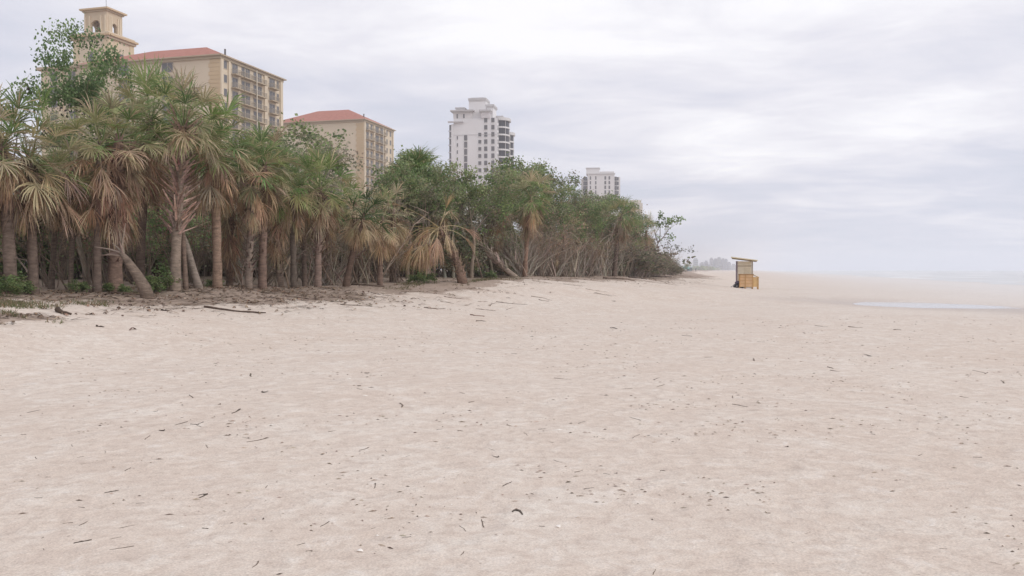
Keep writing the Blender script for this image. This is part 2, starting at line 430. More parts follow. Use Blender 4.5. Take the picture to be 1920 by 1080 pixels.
def shrub(name, seed, H, stems, levels, n, pal, keep, wc, size=.1, lean=.35, r=.022, sp=.15):
    rng = random.Random(seed); root = empty(name); wood = MB(); tips = []
    for i in range(stems):
        a = rng.uniform(0, 6.28); rr = rng.uniform(0, .3)
        o = Vector((math.cos(a)*rr, math.sin(a)*rr, -.08)); d = Vector((rng.gauss(0, lean), rng.gauss(0, lean), 1)).normalized()
        grow(rng, o, d, H*rng.uniform(.35, .62), r*rng.uniform(.7, 1.3), 4-levels if levels < 4 else 0, 4 if levels < 4 else levels, wood, tips, (1, 3), .3, .1, wc, .72, (12, 45))
    f = H/sorted(t[0].z for t in tips)[int(len(tips)*.93)]; wood.v = [(x*f, y*f, z*f) for x, y, z in wood.v]; tips = [(p*f, d) for p, d in tips]
    kid(root, wood.build('stems', MAT['wood'], root, True))
    if n and keep:
        mb = MB(); leaves(mb, tips, rng, n, sp, size, pal, keep); kid(root, mb.build('foliage', MAT['leaf'], root))
    return root

USED = set()
def put(proto, loc, rz=0.0, sc=1.0, label=None, cat=None, group=None, tilt=(0, 0), name=None):
    if proto.name in USED: o = copy_tree(proto)
    else: o = proto; USED.add(proto.name)
    o.location = loc; o.rotation_euler = (tilt[0], tilt[1], rz); o.scale = (sc, sc, sc) if not isinstance(sc, tuple) else sc
    if '_H' in o: del o['_H']
    if 'group' in o and not group: del o['group']
    tag(o, label, cat, group); return o

rg = random.Random(11)
DK = (.22, .165, .135); RD = (.35, .23, .17); GY = (.34, .28, .235)
# --- palms one can single out, front row
P = []
def hero(label, px, py, Ht, top_px=None, Y=None, **kw):
    g = fbase(px, py) if Y is None else at(px, Y)
    Yb = g.y; s = Yb/F
    tx = ((top_px or px)-px)*s
    kw.setdefault('top', (tx, kw.pop('ty', 0.)))
    o = palm(kw.pop('seed', int(px*7+py)), Ht, **kw)
    USED.add(o.name); o.location = g; tag(o, label, 'palm tree'); P.append((px, Yb)); return o
def clear(*pxs):
    for q in pxs: P.append((q, front(q)))
def Ht_of(py_base, py_top): return None
hero('thick dark palm trunk clad in old purple-brown boots, nearest the camera end of the belt', 62, 540, 3.9, 58, r=.18, barkc=DK, boots=(.52, .96, .3, 90), green=14, dead=26, L=1.7, Rb=1.2, deadc=TAN+TAN+BROWN, skirt=.5, dead_L=1.0, dead_el=(.35, -.7), mixc=OLIVE+GREEN)
hero('dark palm trunk half hidden behind the thick booted one', 20, 527, 4.4, 8, r=.22, barkc=DK, green=16, dead=22, L=1.4, Rb=1.1, skirt=.6, dead_L=.9, dead_el=(.2, -1.1), deadc=TAN+BROWN, mixc=OLIVE+GREEN)
hero('large cabbage palm with bristling fishbone leaf stubs above a bare reddish trunk', 328, 541, 5.55, 347, r=.21, barkc=(.38, .30, .24), boots=(.34, .97, .66, 150), bootc=1.55, green=30, dead=15, L=1.2, Rb=1.1, skirt=.15, dead_L=.8, dead_el=(.3, -.45), mixc=GREEN+GREEN+OLIVE, deadc=TAN+TAN+OLIVE, flare=1.55, nseg=24)
hero('bare leaning palm trunk propped against the fishbone palm', 376, 534, 2.1, 338, r=.15, barkc=GY, green=0, dead=0, pw=1.0)
hero('slim upright dead trunk between the fishbone palm and its leaning neighbour', 349, 534, 2.4, 342, r=.10, barkc=(.26, .19, .15), green=0, dead=0, pw=1.0)
hero('palm with a pale reddish trunk and a tattered brown crown beside the fishbone palm', 408, 521, 5.0, 402, r=.20, barkc=(.37, .26, .195), boots=(.55, .9, .25, 60), green=18, dead=34, L=1.15, Rb=1.1, skirt=1.2, dead_L=.9, dead_el=(.2, -1.1), deadc=RUST+BROWN+TAN)
hero('dark slim palm trunk under a heavy rust-brown skirt, in front of the hotel tower', 182, 523, 4.6, 190, r=.15, barkc=DK, green=12, dead=34, L=1.2, Rb=1.1, skirt=1.5, dead_L=.85, dead_el=(.1, -1.1), deadc=RUST*2+BROWN, mixc=OLIVE+GREEN)
hero('fat rust-coloured palm trunk wrapped in dead fronds to near the ground', 216, 523, 4.9, 226, r=.27, barkc=(.27, .185, .145), boots=(.2, .9, .25, 90), green=14, dead=50, L=1.15, Rb=1.05, skirt=2.6, dead_L=.7, dead_el=(.1, -1.1), deadc=RUST*2+BROWN+TAN[:1], mixc=OLIVE+GREEN)
hero('tall palm with the greenest upright crown below the hotel roof', 262, 522, 5.9, 285, Y=31, r=.19, barkc=DK, green=24, dead=34, L=1.2, Rb=1.15, skirt=1.8, dead_L=.85, deadc=RUST+BROWN+TAN)
hero('palm with grey fishbone stubs down a short trunk, first of a close pair', 466, 524, 4.2, 478, r=.16, barkc=(.32, .25, .205), boots=(.15, .85, .32, 90), green=18, dead=20, L=1.0, Rb=.95, skirt=1.0, mixc=GREEN+OLIVE)
hero('dark brown palm trunk, second of the close pair', 492, 524, 4.7, 498, r=.19, barkc=(.29, .20, .16), boots=(.25, .8, .2, 60), green=20, dead=24, L=.95, Rb=.95, skirt=1.2, deadc=TAN+BROWN)
hero('smooth near-black palm trunk standing alone', 551, 526, 3.9, 547, r=.15, barkc=(.17, .135, .11), green=20, dead=18, L=1.0, Rb=1.0, skirt=.8, deadc=BROWN+TAN)
hero('palm whose stubs spread in a grey collar under a wide green crown', 596, 525, 4.0, 602, r=.17, barkc=(.33, .24, .20), boots=(.35, .92, .38, 100), green=26, dead=18, L=1.15, Rb=1.05, skirt=.8, mixc=GREEN+OLIVE[:1])
hero('short palm with a small bright green crown over straw-coloured hanging fronds', 648, 522, 3.0, 684, r=.16, barkc=(.19, .13, .10), green=12, dead=18, L=.9, Rb=.85, skirt=.3, deadc=TAN, dead_el=(-.1, -1.0), mixc=[(.09, .15, .05), (.07, .12, .045)], pw=1.3)
hero('palm with long pale straw fronds drooping beside the toppled palm', 712, 518, 3.1, 718, r=.15, barkc=(.27, .19, .15), green=8, dead=20, L=1.0, Rb=.9, skirt=.6, deadc=TAN*2+OLIVE, dead_el=(.0, -1.1), mixc=OLIVE)
hero('bushy round green palm standing tall above the toppled palm', 786, 512, 5.5, 782, Y=48, r=.2, barkc=DK, green=70, dead=24, L=1.1, Rb=1.1, skirt=.8, mixc=GREEN*3, deadc=OLIVE+BROWN)
hero('slender reddish palm trunk between the leaning trunks and the thicket', 984, 517, 4.8, 996, r=.17, barkc=RD, green=20, dead=24, L=1.1, Rb=1.1, skirt=1.3, deadc=BROWN+TAN)
hero('dark palm trunk tilted inland in the far thicket', 1152, 519, 5.2, 1166, r=.24, barkc=DK, green=22, dead=26, L=1.2, Rb=1.1, skirt=1.4, deadc=BROWN, boots=(.2, .85, .3, 60))
hero('palm hung with pale fronds at the seaward corner of the thicket', 1206, 516, 4.6, 1212, r=.22, barkc=(.25, .18, .14), green=12, dead=28, L=1.2, Rb=1.1, skirt=1.4, deadc=TAN+BROWN, mixc=OLIVE+GREEN)

clear(760, 785, 810, 835, 850, 875, 900, 920, 940, 960, 345, 300, 272)
# --- the toppled palm: trunk leans, fronds droop to the sand on its far side
def toppled():
    g = at(868, 40.5); s = g.y/F; rng = random.Random(5)
    root = empty('toppled_palm', g); tag(root, 'toppled palm leaning over, its straw fronds trailing on the sand', 'palm tree')
    Cp = [Vector((0, 0, -.15)), Vector((-.10, .05, .45)), Vector((-.28, .1, 1.0)), Vector((-.55, .15, 1.6)), Vector((-.90, .2, 2.15)), Vector((-1.12, .2, 2.5))]
    mb = MB(); mb.tube(Cp, [.25, .2, .175, .16, .145, .10], (.22, .15, .115), 10, True, .15, rng); mb.build('trunk', MAT['bark'], root, True)
    mb = MB()
    for i in range(70):
        f = .12 + .8*i/70; k = f*5; j = int(k); p = Cp[j].lerp(Cp[j+1], k-j); ax = (Cp[j+1]-Cp[j]).normalized()
        ph = i*2.39996; ux = ax.cross(Vector((0, 1, 0))).normalized(); uy = ax.cross(ux); o = ux*math.cos(ph)+uy*math.sin(ph); tg = ax.cross(o)
        b0 = p+o*.13; q = b0 + (o*.9+ax*rng.uniform(.7, 1.3)).normalized()*rng.uniform(.3, .55 if f > .4 else .32); cc = vary((.36, .27, .20), rng, .35)
        for sg in (-1, 1): mb.face([b0+tg*.10*sg, b0+tg*.02*sg+ax*.05, q+tg*.02, q-tg*.02], cc)
        mb.face([b0+tg*.07-o*.03, b0-tg*.07-o*.03, q-o*.03-tg*.01, q-o*.03+tg*.01], vary(cc, rng))
    mb.build('leaf_base', MAT['bark'], root)
    mb = MB(); o = Cp[-1]; ST = [(.64, .45, .27), (.56, .37, .21), (.70, .54, .36)]
    for ph, el, L, gp, gs, sp, Rb in ((3.3, .35, 1.9, .7, .9, .5, 1.2), (3.0, .1, 1.6, 1.0, 1.0, .6, 1.3), (3.5, -.1, 1.5, 1.2, 1.1, .5, 1.3), (3.9, -.3, 1.3, 1.0, 1.2, .6, 1.3), (2.7, .0, 1.6, 1.2, 1.2, .5, 1.3),
                                      (3.2, -.5, 1.2, .9, 1.2, .6, 1.2), (4.2, -.5, 1.1, 1.2, 1.2, .5, 1.2), (4.6, -.6, .9, 1.0, 1.3, .5, 1.2), (3.25, .65, 2.0, .35, .5, .35, .8), (3.4, .25, 1.9, 1.3, 1.2, .5, 1.2),
                                      (.6, 1.25, 1.2, .2, .4, .3, .8), (.1, .35, 1.3, .8, .9, .5, 1.0), (-.4, .1, 1.5, .9, 1.1, .5, 1.0), (5.2, .2, 1.0, 1.3, 1.2, .5, 1.0), (2.2, .5, 1.4, 1.2, 1.1, .5, 1.1), (3.1, -.8, 1.0, .8, 1.2, .6, 1.3), (3.8, -.9, 1.0, .6, 1.2, .6, 1.2),
                                      (1.3, .9, 1.2, .5, .6, .4, .8)):
        fan(mb, o+Vector((0, 0, rng.uniform(-.15, .1))), ph, el, L*.95, Rb, sp*1.15, 24, gp*1.15, gs*1.5, rng.choice(ST), rng, pc=(.60, .50, .30))
        if L < 1.85 and math.cos(ph) < 0: fan(mb, o, ph+rng.uniform(-.3, .3), el+rng.uniform(-.4, .3), L*rng.uniform(.7, 1.1), Rb*1.05, sp, 22, gp*1.3, gs*1.7, rng.choice(ST), rng, pc=(.60, .50, .30))
    mb.build('dead_fronds', MAT['deadfrond'], root)
toppled()
# --- two leaning trunks beyond it
def leaner(px, py, tpx, tH, r, label, boot, seed, ty=1.0, frond=True):
    g = fbase(px, py); s = g.y/F; rng = random.Random(seed); tx = (tpx-px)*s
    root = empty('leaning_palm', g); tag(root, label, 'palm tree')
    C = lambda t: Vector((tx*t, ty*t, tH*t**1.1-.1*(1-t)))
    mb = MB(); mb.tube([C(i/8) for i in range(9)], [r*(1.2-.03*i) for i in range(9)], (.33, .26, .21), 9, True, .15, rng); mb.build('trunk', MAT['bark'], root, True)
    if boot:
        mb = MB()
        for i in range(boot):
            t = .3+.68*i/boot; p = C(t); ax = (C(t+.01)-C(t-.01)).normalized(); ph = i*2.39996
            ux = ax.cross(Vector((0, 1, 0))).normalized(); uy = ax.cross(ux); o = ux*math.cos(ph)+uy*math.sin(ph); tg = ax.cross(o)
            q = p+o*r+(o*.8+ax+Vector((0, 0, .5))).normalized()*rng.uniform(.3, .7); cc = vary((.36, .29, .235), rng, .3)
            mb.face([p+o*r+tg*.09, p+o*r-tg*.09, q-tg*.02, q+tg*.02], cc); mb.face([p+o*r*.9+ax*.09, p+o*r*.9-ax*.05, q], vary(cc, rng))
        mb.build('leaf_base', MAT['bark'], root)
    if frond:
        mb = MB()
        for i in range(11): fan(mb, C(1), rng.uniform(1.8, 4.6), rng.uniform(-.6, .9), rng.uniform(.7, 1.4), 1.0, .5, 14, .9, 1.0, rng.choice(TAN+BROWN), rng)
        mb.build('dead_fronds', MAT['deadfrond'], root)
leaner(972, 519, 902, 1.75, .14, 'leaning palm trunk with pale stubs, the lower of two side by side', 46, 3)
leaner(992, 518, 934, 2.1, .12, 'leaning palm trunk with pale stubs, the upper of two side by side', 36, 4, 1.5)

# --- broken stump leaning on the open dune
g = at(272, 26.2); rng = random.Random(2)
root = empty('broken_stump', g); tag(root, 'broken grey stump leaning over, with splintered roots in the air', 'tree stump')
mb = MB(); c_ = [Vector((.12, 0, -.15)), Vector((-.02, 0, .3)), Vector((-.25, 0, .7)), Vector((-.52, 0, 1.1)), Vector((-.72, 0, 1.35))]
mb.tube(c_, [.20, .18, .15, .11, .06], (.19, .145, .115), 9, True, .12, rng); mb.build('trunk', MAT['bark'], root, True)
mb = MB()
for dx, dz, ln in ((-1, .25, .85), (-1, .05, .7), (-.3, 1, .75), (.05, 1, .9), (-.7, .7, .5), (-.95, -.15, .55), (-.1, .8, .5)):
    d = Vector((dx, rng.uniform(-.3, .3), dz)).normalized(); p0 = c_[-1]+Vector((rng.uniform(-.02, .15), 0, rng.uniform(-.2, .02)))
    mb.tube([p0, p0+d*ln*.5+Vector((0, 0, .03)), p0+d*ln], [.04, .026, .006], vary((.27, .215, .175), rng), 5, False)
mb.build('branches', MAT['wood'], root, True)

# --- palm prototypes for the crowd
protos = []
for i, kw in enumerate([
    dict(H=4.6, r=.145, boots=(.3, .85, .18, 70), green=18, dead=36, skirt=2.0, barkc=DK, top=(.2, .1)),
    dict(H=5.2, r=.16, green=20, dead=30, skirt=1.6, deadc=TAN+BROWN, barkc=(.24, .185, .15), boots=(.5, .9, .3, 70), top=(-.3, 0)),
    dict(H=4.2, r=.17, boots=(.1, .8, .16, 80), green=12, dead=44, skirt=2.8, barkc=(.28, .20, .155), deadc=RUST+BROWN+TAN, mixc=OLIVE+GREEN, top=(.4, .3)),
    dict(H=5.6, r=.17, boots=(.35, .9, .22, 80), green=24, dead=26, skirt=1.4, deadc=TAN+OLIVE, barkc=DK, L=1.1, Rb=1.1, mixc=GREEN*2+OLIVE[:1], top=(0, -.3)),
    dict(H=3.6, r=.19, green=10, dead=32, skirt=1.6, barkc=(.31, .235, .185), boots=(.2, .9, .28, 80), deadc=TAN+BROWN, mixc=OLIVE+GREEN, top=(.1, .1)),
    dict(H=5.0, r=.18, boots=(.15, .6, .14, 60), green=18, dead=36, skirt=2.4, barkc=(.23, .17, .135), L=1.0, Rb=1.0, mixc=OLIVE*2+GREEN, top=(.3, -.2)),
]):
    protos.append((palm(100+i, nseg=18, **kw), kw['H']+1.5))
PROF = [(-200, 150), (0, 150), (100, 210), (180, 215), (250, 150), (290, 130), (340, 150), (400, 185), (450, 230), (520, 255), (600, 270), (650, 285), (700, 290), (760, 290), (840, 308), (900, 308), (1000, 335), (1050, 352), (1100, 372), (1150, 385), (1200, 412), (1225, 440)]
def zone(px):
    for lim, z in ((60, 'at the near end of the belt, beside the thick booted trunk'), (150, 'under the leaning sea-grape tree before the hotel'), (250, 'in the rusty clump in front of the hotel tower'),
                   (320, 'behind the broken stump'), (400, 'behind the fishbone palm'), (450, 'below the hotel gable corner'), (520, 'in front of the hotel balconies'),
                   (600, 'below the gap between the two hotel blocks'), (680, 'in front of the smaller hotel block'), (745, 'below the balconies of the smaller hotel block'),
                   (830, 'behind the toppled palm'), (900, 'below the white tower'), (980, 'behind the two leaning trunks'), (1070, 'between the white tower and the farther white block'),
                   (1160, 'below the farther white block'), (2000, 'at the seaward tip of the belt')):
        if px < lim: return z
    return 'far along the shore'
px = -170.; i = 0
while px < 1235:
    Yf = front(px)
    for row, (lo, hi) in enumerate(((1.2, 3.5), (4.5, 9), (9.5, 15))):
        if row == 1 and i % 2: continue
        if row == 2 and i % 3 == 0: continue
        X0 = px + rg.uniform(-14, 14); Y = Yf + rg.uniform(lo, hi)*(1+Yf/90)
        if row == 0 and any(abs(X0-a) < 13*(30/Yf)+5 and abs(b-Yf) < 14 for a, b in P): continue
        top = interp(PROF, X0) + (18, 6, 0)[row] + rg.uniform(0, 55)
        Hn = (506-top)/F*Y + EYE - h((X0-960)/F*Y, Y)
        pr, ph = rg.choice(protos); sc = max(.62, min(1.55, Hn/ph))
        o = put(pr, at(X0, Y, -.05), rg.uniform(0, 6.28), (sc*.5+.5 if sc > 1 else sc, sc*.5+.5 if sc > 1 else sc, sc), 'crowded cabbage palm ' + zone(X0), 'palm tree', 'palms ' + zone(X0), (rg.gauss(0, .09), rg.gauss(0, .12)))
        if row == 0: P.append((X0, Yf))
    px += 30*(30/Yf)**.65; i += 1

# --- broadleaf trees
T = [tree('broadleaf_tree', 21, 7, 4, 20, .2, .15, LEAFG, .85), tree('broadleaf_tree', 22, 7, 4, 12, .2, .13, LEAFD, .7, wc=(.33, .29, .25)),
     tree('broadleaf_tree', 23, 6.5, 4, 24, .22, .15, LEAFG, .95, kids=(2, 4)), tree('broadleaf_tree', 24, 7, 4, 7, .2, .12, LEAFD, .5, wc=(.36, .31, .27)),
     tree('broadleaf_tree', 25, 7, 4, 16, .2, .14, LEAFG+LEAFD, .8, stems=2)]
def tput(k, px, dY, top, label, rz=None, w=1.0, group=None):
    Y = front(px)+dY if dY < 200 else dY
    g = at(px, Y, -.05); H0 = (7, 7, 6.5, 7, 7)[k]
    Hn = (506-top)/F*Y + EYE - g.z; sc = Hn/H0/1.03
    return put(T[k], g, rg.uniform(0, 6.28) if rz is None else rz, (sc*w, sc*w, sc), label, 'tree', group)
big_tree = tree('sea_grape_tree', 47, 8.9, 5, 44, .24, .125, [(.20, .28, .135), (.24, .33, .15), (.165, .24, .115)], .84, lean=(-.34, 0), r=.13, wc=(.33, .27, .22), kids=(2, 3), trunk_up=.5, ratio=.72)
g = at(166, 31); put(big_tree, g, -.25, (.66, .8, 1.0), 'tall leafy sea-grape tree reaching up in front of the hotel tower', 'tree')
bare_tree = tree('bare_tree', 52, 7.0, 5, 3, .12, .13, [(.09, .08, .08), (.12, .10, .09)], .35, wc=(.12, .095, .095), r=.10, kids=(2, 3))
put(bare_tree, at(20, 31), .4, 1.0, 'dark nearly leafless tree at the edge of the picture', 'tree')
put(bare_tree, at(-70, 34), 2.4, 1.0, 'dark nearly leafless tree beyond the palms of the near end', 'tree')
tput(1, 130, 8, 190, 'grey-green tree below the sea-grape, covering the hotel wing')
tput(1, 455, 8, 240, 'thin grey-green tree against the hotel balconies')
tput(0, 500, 13, 262, 'green tree at the foot of the hotel balconies')
tput(2, 575, 13, 232, 'dense dome-topped tree covering the gap between the hotel blocks', w=1.1)
tput(3, 540, 8, 262, 'half-bare grey tree between the two hotel blocks')
tput(3, 620, 7, 258, 'half-bare grey tree in front of the smaller hotel block')
tput(1, 665, 11, 262, 'grey-green tree under the corner of the smaller hotel block')
tput(3, 705, 13, 280, 'half-bare tree before the smaller hotel block balconies')
tput(2, 782, 12, 284, 'round green tree topping the bushy palm')
tput(1, 835, 9, 298, 'half-bare tree at the foot of the white tower')
tput(1, 872, 9, 306, 'low grey-green tree in front of the white tower')
tput(0, 942, 12, 294, 'pointed green tree covering the edge of the white tower')
tput(1, 905, 8, 306, 'grey-green tree just inside the white tower edge')
tput(2, 988, 10, 308, 'green tree next to the white tower on its seaward side')
tput(0, 1015, 13, 300, 'bright green tree, highest between the two white towers')
tput(4, 1048, 11, 316, 'bright green tree sloping towards the farther white block')
tput(4, 1085, 10, 352, 'grey-green tree at the landward edge of the farther white block')
tput(4, 1120, 12, 366, 'green tree in front of the farther white block')
tput(0, 1150, 12, 360, 'green tree under the seaward edge of the farther white block')
tput(2, 1175, 8, 380, 'green tree before the low beige building')
tput(0, 1200, 6, 400, 'half-bare tree at the seaward end of the thicket')
for k, px in enumerate((735, 765, 800, 850, 885, 920, 965, 1000, 1030, 1060, 1095, 1130, 1165, 1190)):
    tput((0, 2, 4)[k % 3], px, 4.5+(k % 2)*2, interp(PROF, px)+(20, 6, 30)[k % 3], 'green tree ' + zone(px), group='green trees ' + zone(px))
lone = tree('sea_grape_tree', 63, 6.5, 3, 16, .2, .24, LEAFG[:3], .9, lean=(.16, 0), r=.10, kids=(1, 3), trunk_up=.5, ang=(20, 45), wc=(.2, .17, .15))
put(lone, at(1214, 98), .3, (1.0, 1.0, 1.06), 'slim open tree standing out against the sky past the thicket', 'tree')
lone2 = tree('sea_grape_tree', 66, 5.1, 4, 7, .2, .2, [(.13, .15, .10), (.16, .155, .12)], .6, r=.09, kids=(2, 3), trunk_up=.25, ang=(25, 60), wc=(.2, .17, .16))
put(lone2, at(1256, 112), .9, (1.15, 1.1, 1.0), 'low wind-bent tree, last before the distant skyline', 'tree')

# --- shrubs
G_ = (.38, .32, .265)
SB = [shrub('bare_shrub', 71, 3.0, 15, 3, 0, None, 0, G_), shrub('bare_shrub', 72, 3.4, 16, 3, 3, BROWN, .4, (.27, .215, .175)), shrub('bare_shrub', 73, 2.6, 13, 3, 0, None, 0, (.40, .34, .285), lean=.5)]
SG = [shrub('leafy_shrub', 83, 2.4, 14, 3, 15, [(.29, .40, .17), (.25, .36, .15), (.33, .42, .20)], .95, (.26, .21, .16), .12), shrub('leafy_shrub', 81, 2.6, 14, 3, 14, LEAFG+LEAFD+BROWN[:2], .9, (.22, .18, .14), .12), shrub('leafy_shrub', 82, 2.2, 12, 3, 12, LEAFD, .9, (.24, .2, .17), .11)]
rg = random.Random(29)
px = -150.; i = 0
while px < 1262:
    Yf = front(px); st = 24*(30/Yf)**.6
    # leafy understorey behind the trunks
    for dY in (7.5, 14):
        k = (0 if rg.random() < .75 else 1) if px < 330 else (1 if rg.random() < .35 else 2)
        X0 = px+rg.uniform(-10, 10); s = rg.uniform(.9, 1.35)*(1.15 if dY > 10 else .9)*(1.0 if px < 1180 else .8)
        put(SG[k], at(X0, Yf+dY*(1+Yf/110)), rg.uniform(0, 6.28), (s*1.25, s*1.25, s), 'leafy shrub in shade ' + zone(X0), 'shrub', 'leafy shrubs ' + zone(X0))
    # bare twiggy shrubs among and in front
    if px > 20:
        dY = rg.uniform(1.5, 6) if px < 960 else rg.uniform(.5, 5)
        if px > 430 and not 755 < px < 960:
            X0 = px+rg.uniform(-10, 10); s = rg.uniform(.75, 1.15)*(1.0 if px < 940 else 1.25)*(1 if px < 1220 else .6)
            put(rg.choice(SB), at(X0, Yf+dY*(1+Yf/120)), rg.uniform(0, 6.28), s, 'bare twiggy shrub ' + zone(X0), 'shrub', 'bare shrubs ' + zone(X0))
        if 60 < px < 430 and rg.random() < .6:
            X0 = px+rg.uniform(-10, 10); put(SB[1], at(X0, Yf+rg.uniform(3.5, 7)), rg.uniform(0, 6.28), rg.uniform(.8, 1.2), 'brown twiggy shrub in shade ' + zone(X0), 'shrub', 'bare shrubs ' + zone(X0))
        if px > 960:
            X0 = px+rg.uniform(-10, 10); s = rg.uniform(1.2, 1.7)*(1 if px < 1215 else .55)
            put(rg.choice(SB[1:]), at(X0, Yf+rg.uniform(3, 9)), rg.uniform(0, 6.28), s, 'bare twiggy shrub ' + zone(X0), 'shrub', 'bare shrubs ' + zone(X0))
    px += st; i += 1
# pale bare trees bent across the thicket
bt = [tree('bare_tree', 91, 5.2, 4, 0, keep=0, wc=(.38, .31, .25), r=.045, kids=(2, 3), stems=3, bend=.45), tree('bare_tree', 92, 4.6, 4, 0, keep=0, wc=(.34, .27, .215), r=.042, kids=(2, 3), stems=2, bend=.5, lean=(.4, 0))]
for px, k, s, rz, lb in ((455, 1, .6, 2.8, 'pale bare tree leaning away from the close pair of palms'), (520, 0, .6, .5, 'pale bare multi-stemmed tree beside the black palm trunk'), (575, 1, .7, .2, 'bare leaning tree crossing behind the black palm trunk'), (625, 0, .62, 2.2, 'pale crooked bare tree beside the palm with the grey collar'),
                         (690, 0, .65, 3.6, 'pale crooked bare tree behind the straw-fronded palm'), (1015, 1, .95, .1, 'pale bare tree with several slanting stems next to the reddish palm trunk'), (1040, 1, 1.0, 3.1, 'pale bare tree bowed landward in the middle of the thicket'),
                         (1075, 0, 1.0, 1.0, 'pale bare tree, most crooked in the middle of the thicket'), (1105, 1, 1.1, .2, 'pale bare tree bowed seaward below the farther white block'), (1135, 0, 1.05, 4.0, 'pale bare tree beside the tilted dark palm trunk'),
                         (1185, 0, 1.0, 2.0, 'pale bare tree near the seaward corner of the thicket'), (740, 1, .65, 2.9, 'bare leaning tree right beside the trailing straw fronds'.replace('right ', ''))):
    Y = front(px)+rg.uniform(1.0, 3.0)
    put(bt[k], at(px, Y, -.05), rz, s, lb, 'tree')
# thin dead stems leaning through the palm trunks, each a thing
rng = random.Random(515)
for k in range(34):
    X0 = rng.uniform(70, 1180); Y = front(X0)+rng.uniform(.3, 4); g = at(X0, Y, -.1); ln = rng.uniform(1.6, 3.6)*(1 if X0 < 700 else 1.2); a = rng.choice((-1, 1))*R(rng.uniform(18, 55)); dy = rng.uniform(-.2, .5); r0 = rng.uniform(.018, .045)
    P0 = [Vector((math.sin(a)*ln*t+rng.gauss(0, .04)*ln*t, dy*ln*t, math.cos(a)*ln*t + .12*ln*math.sin(t*3))) for t in (0, .25, .5, .75, 1)]
    m_ = MB(); cc = vary(rng.choice([(.38, .31, .25), (.28, .21, .165), (.20, .15, .12)]), rng); m_.tube(P0, [r0, r0*.95, r0*.8, r0*.65, r0*.3], cc, 6, True, .1, rng)
    root = empty('dead_stem', g); tag(root, 'thin dead stem leaning ' + zone(X0), 'dead tree', 'leaning dead stems ' + zone(X0)); m_.build('trunk', MAT['wood'], root, True)
    m_ = MB()
    for j in (2, 3, 3, 4):
        d = Vector((rng.gauss(0, 1), rng.gauss(0, .6), rng.uniform(-.2, 1))).normalized(); L2 = ln*rng.uniform(.12, .3)
        m_.tube([P0[j], P0[j]+d*L2*.5+Vector((0, 0, .03)), P0[j]+d*L2], [r0*.5, r0*.35, r0*.12], cc, 4, False)
    m_.build('branches', MAT['wood'], root, True)
# low dark scrub running out along the far shore
SF = shrub('far_scrub', 95, 2.2, 16, 3, 5, [(.22, .19, .14), (.28, .23, .18), (.18, .19, .12)], .7, (.33, .27, .23), .16, r=.028)
for k in range(12):
    X0 = 1190 + k*7.8; Y = front(X0)+rg.uniform(-1, 3); Y = min(Y, 124)
    s = lerp(1.25, .5, k/11)*rg.uniform(.85, 1.1)
    put(SF, at(X0, Y, -.05), rg.uniform(0, 6.28), (s*1.6, s*1.6, s), 'dark scrub bush running down to the point of the dune', 'shrub', 'scrub bushes along the point of the dune')

# small bright plants at trunk feet
SP = shrub('green_plant', 98, .75, 9, 3, 9, [(.18, .25, .095), (.14, .20, .08), (.23, .27, .12)], .95, (.14, .18, .07), .11, lean=.6, r=.012, sp=.09)
for px, py, s, lb in ((295, 531, 1.5, 'bright green plant at the foot of the fishbone palm'), (400, 538, .8, 'small bright plant between the leaning bare trunk and the reddish one'), (283, 527, 1.2, 'green plant beside the broken stump'), (18, 546, 1.5, 'broad green plant at the foot of the dark trunks'), (40, 552, 1.1, 'low green plant on the ledge near the camera end'),
                      (5, 556, 1.2, 'low green plant at the very edge of the ledge'), (800, 523, 1.3, 'green plant under the trailing fronds'), (920, 523, 1.0, 'yellow-green plant before the two leaning trunks'), (780, 520, 1.2, 'green plant beside the trailing fronds'), (150, 528, .9, 'small green plant in the gap after the thick booted trunk'), (205, 541, .8, 'low green plant on the open dune before the rusty clump'), (232, 543, .7, 'low sprawling plant on the open dune near the stump')):
    put(SP, fbase(px, py), rg.uniform(0, 6), (s*.6, s*.6, s*.42), lb, 'plant')

# grass tufts on the dune, litter
def scatter(name, n, fn, mat, label, **kw):
    mb = MB(); rng = random.Random(len(name)); k = 0; tries = 0
    while k < n and tries < n*40:
        tries += 1; k += fn(mb, rng)
    return tag(mb.build(name, mat), label, kind='stuff')
def lit_one(mb, rng):
    Y = rng.uniform(14, 34) if rng.random() < .6 else rng.uniform(30, 115); x = tl(Y) + rng.uniform(-3, 11)
    if litter(x, Y) < rng.random()*1.15: return 0
    z = h(x, Y); a = rng.uniform(0, 6.28); ln = rng.uniform(.04, .22)*(1+Y/80); w = rng.uniform(.008, .03)
    if rng.random() < .2: ln *= 2.6; w *= .6
    d = Vector((math.cos(a), math.sin(a), 0)); s = Vector((-d.y, d.x, 0))
    p = Vector((x, Y, z+.005)); up = Vector((0, 0, rng.uniform(.01, .05))); c = vary(rng.choice([(.12, .08, .06), (.17, .11, .08), (.27, .18, .12), (.36, .28, .21)]), rng, .3)
    mb.face([p-d*ln-s*w, p-d*ln+s*w, p+s*w+up, p-s*w+up], c); mb.face([p-s*w+up, p+s*w+up, p+d*ln+s*w*.5, p+d*ln-s*w*.5], c)
    return 1
scatter('leaf_litter', 9000, lit_one, MAT['twig'], 'brown litter of dead leaves and bits of frond on the dune edge')
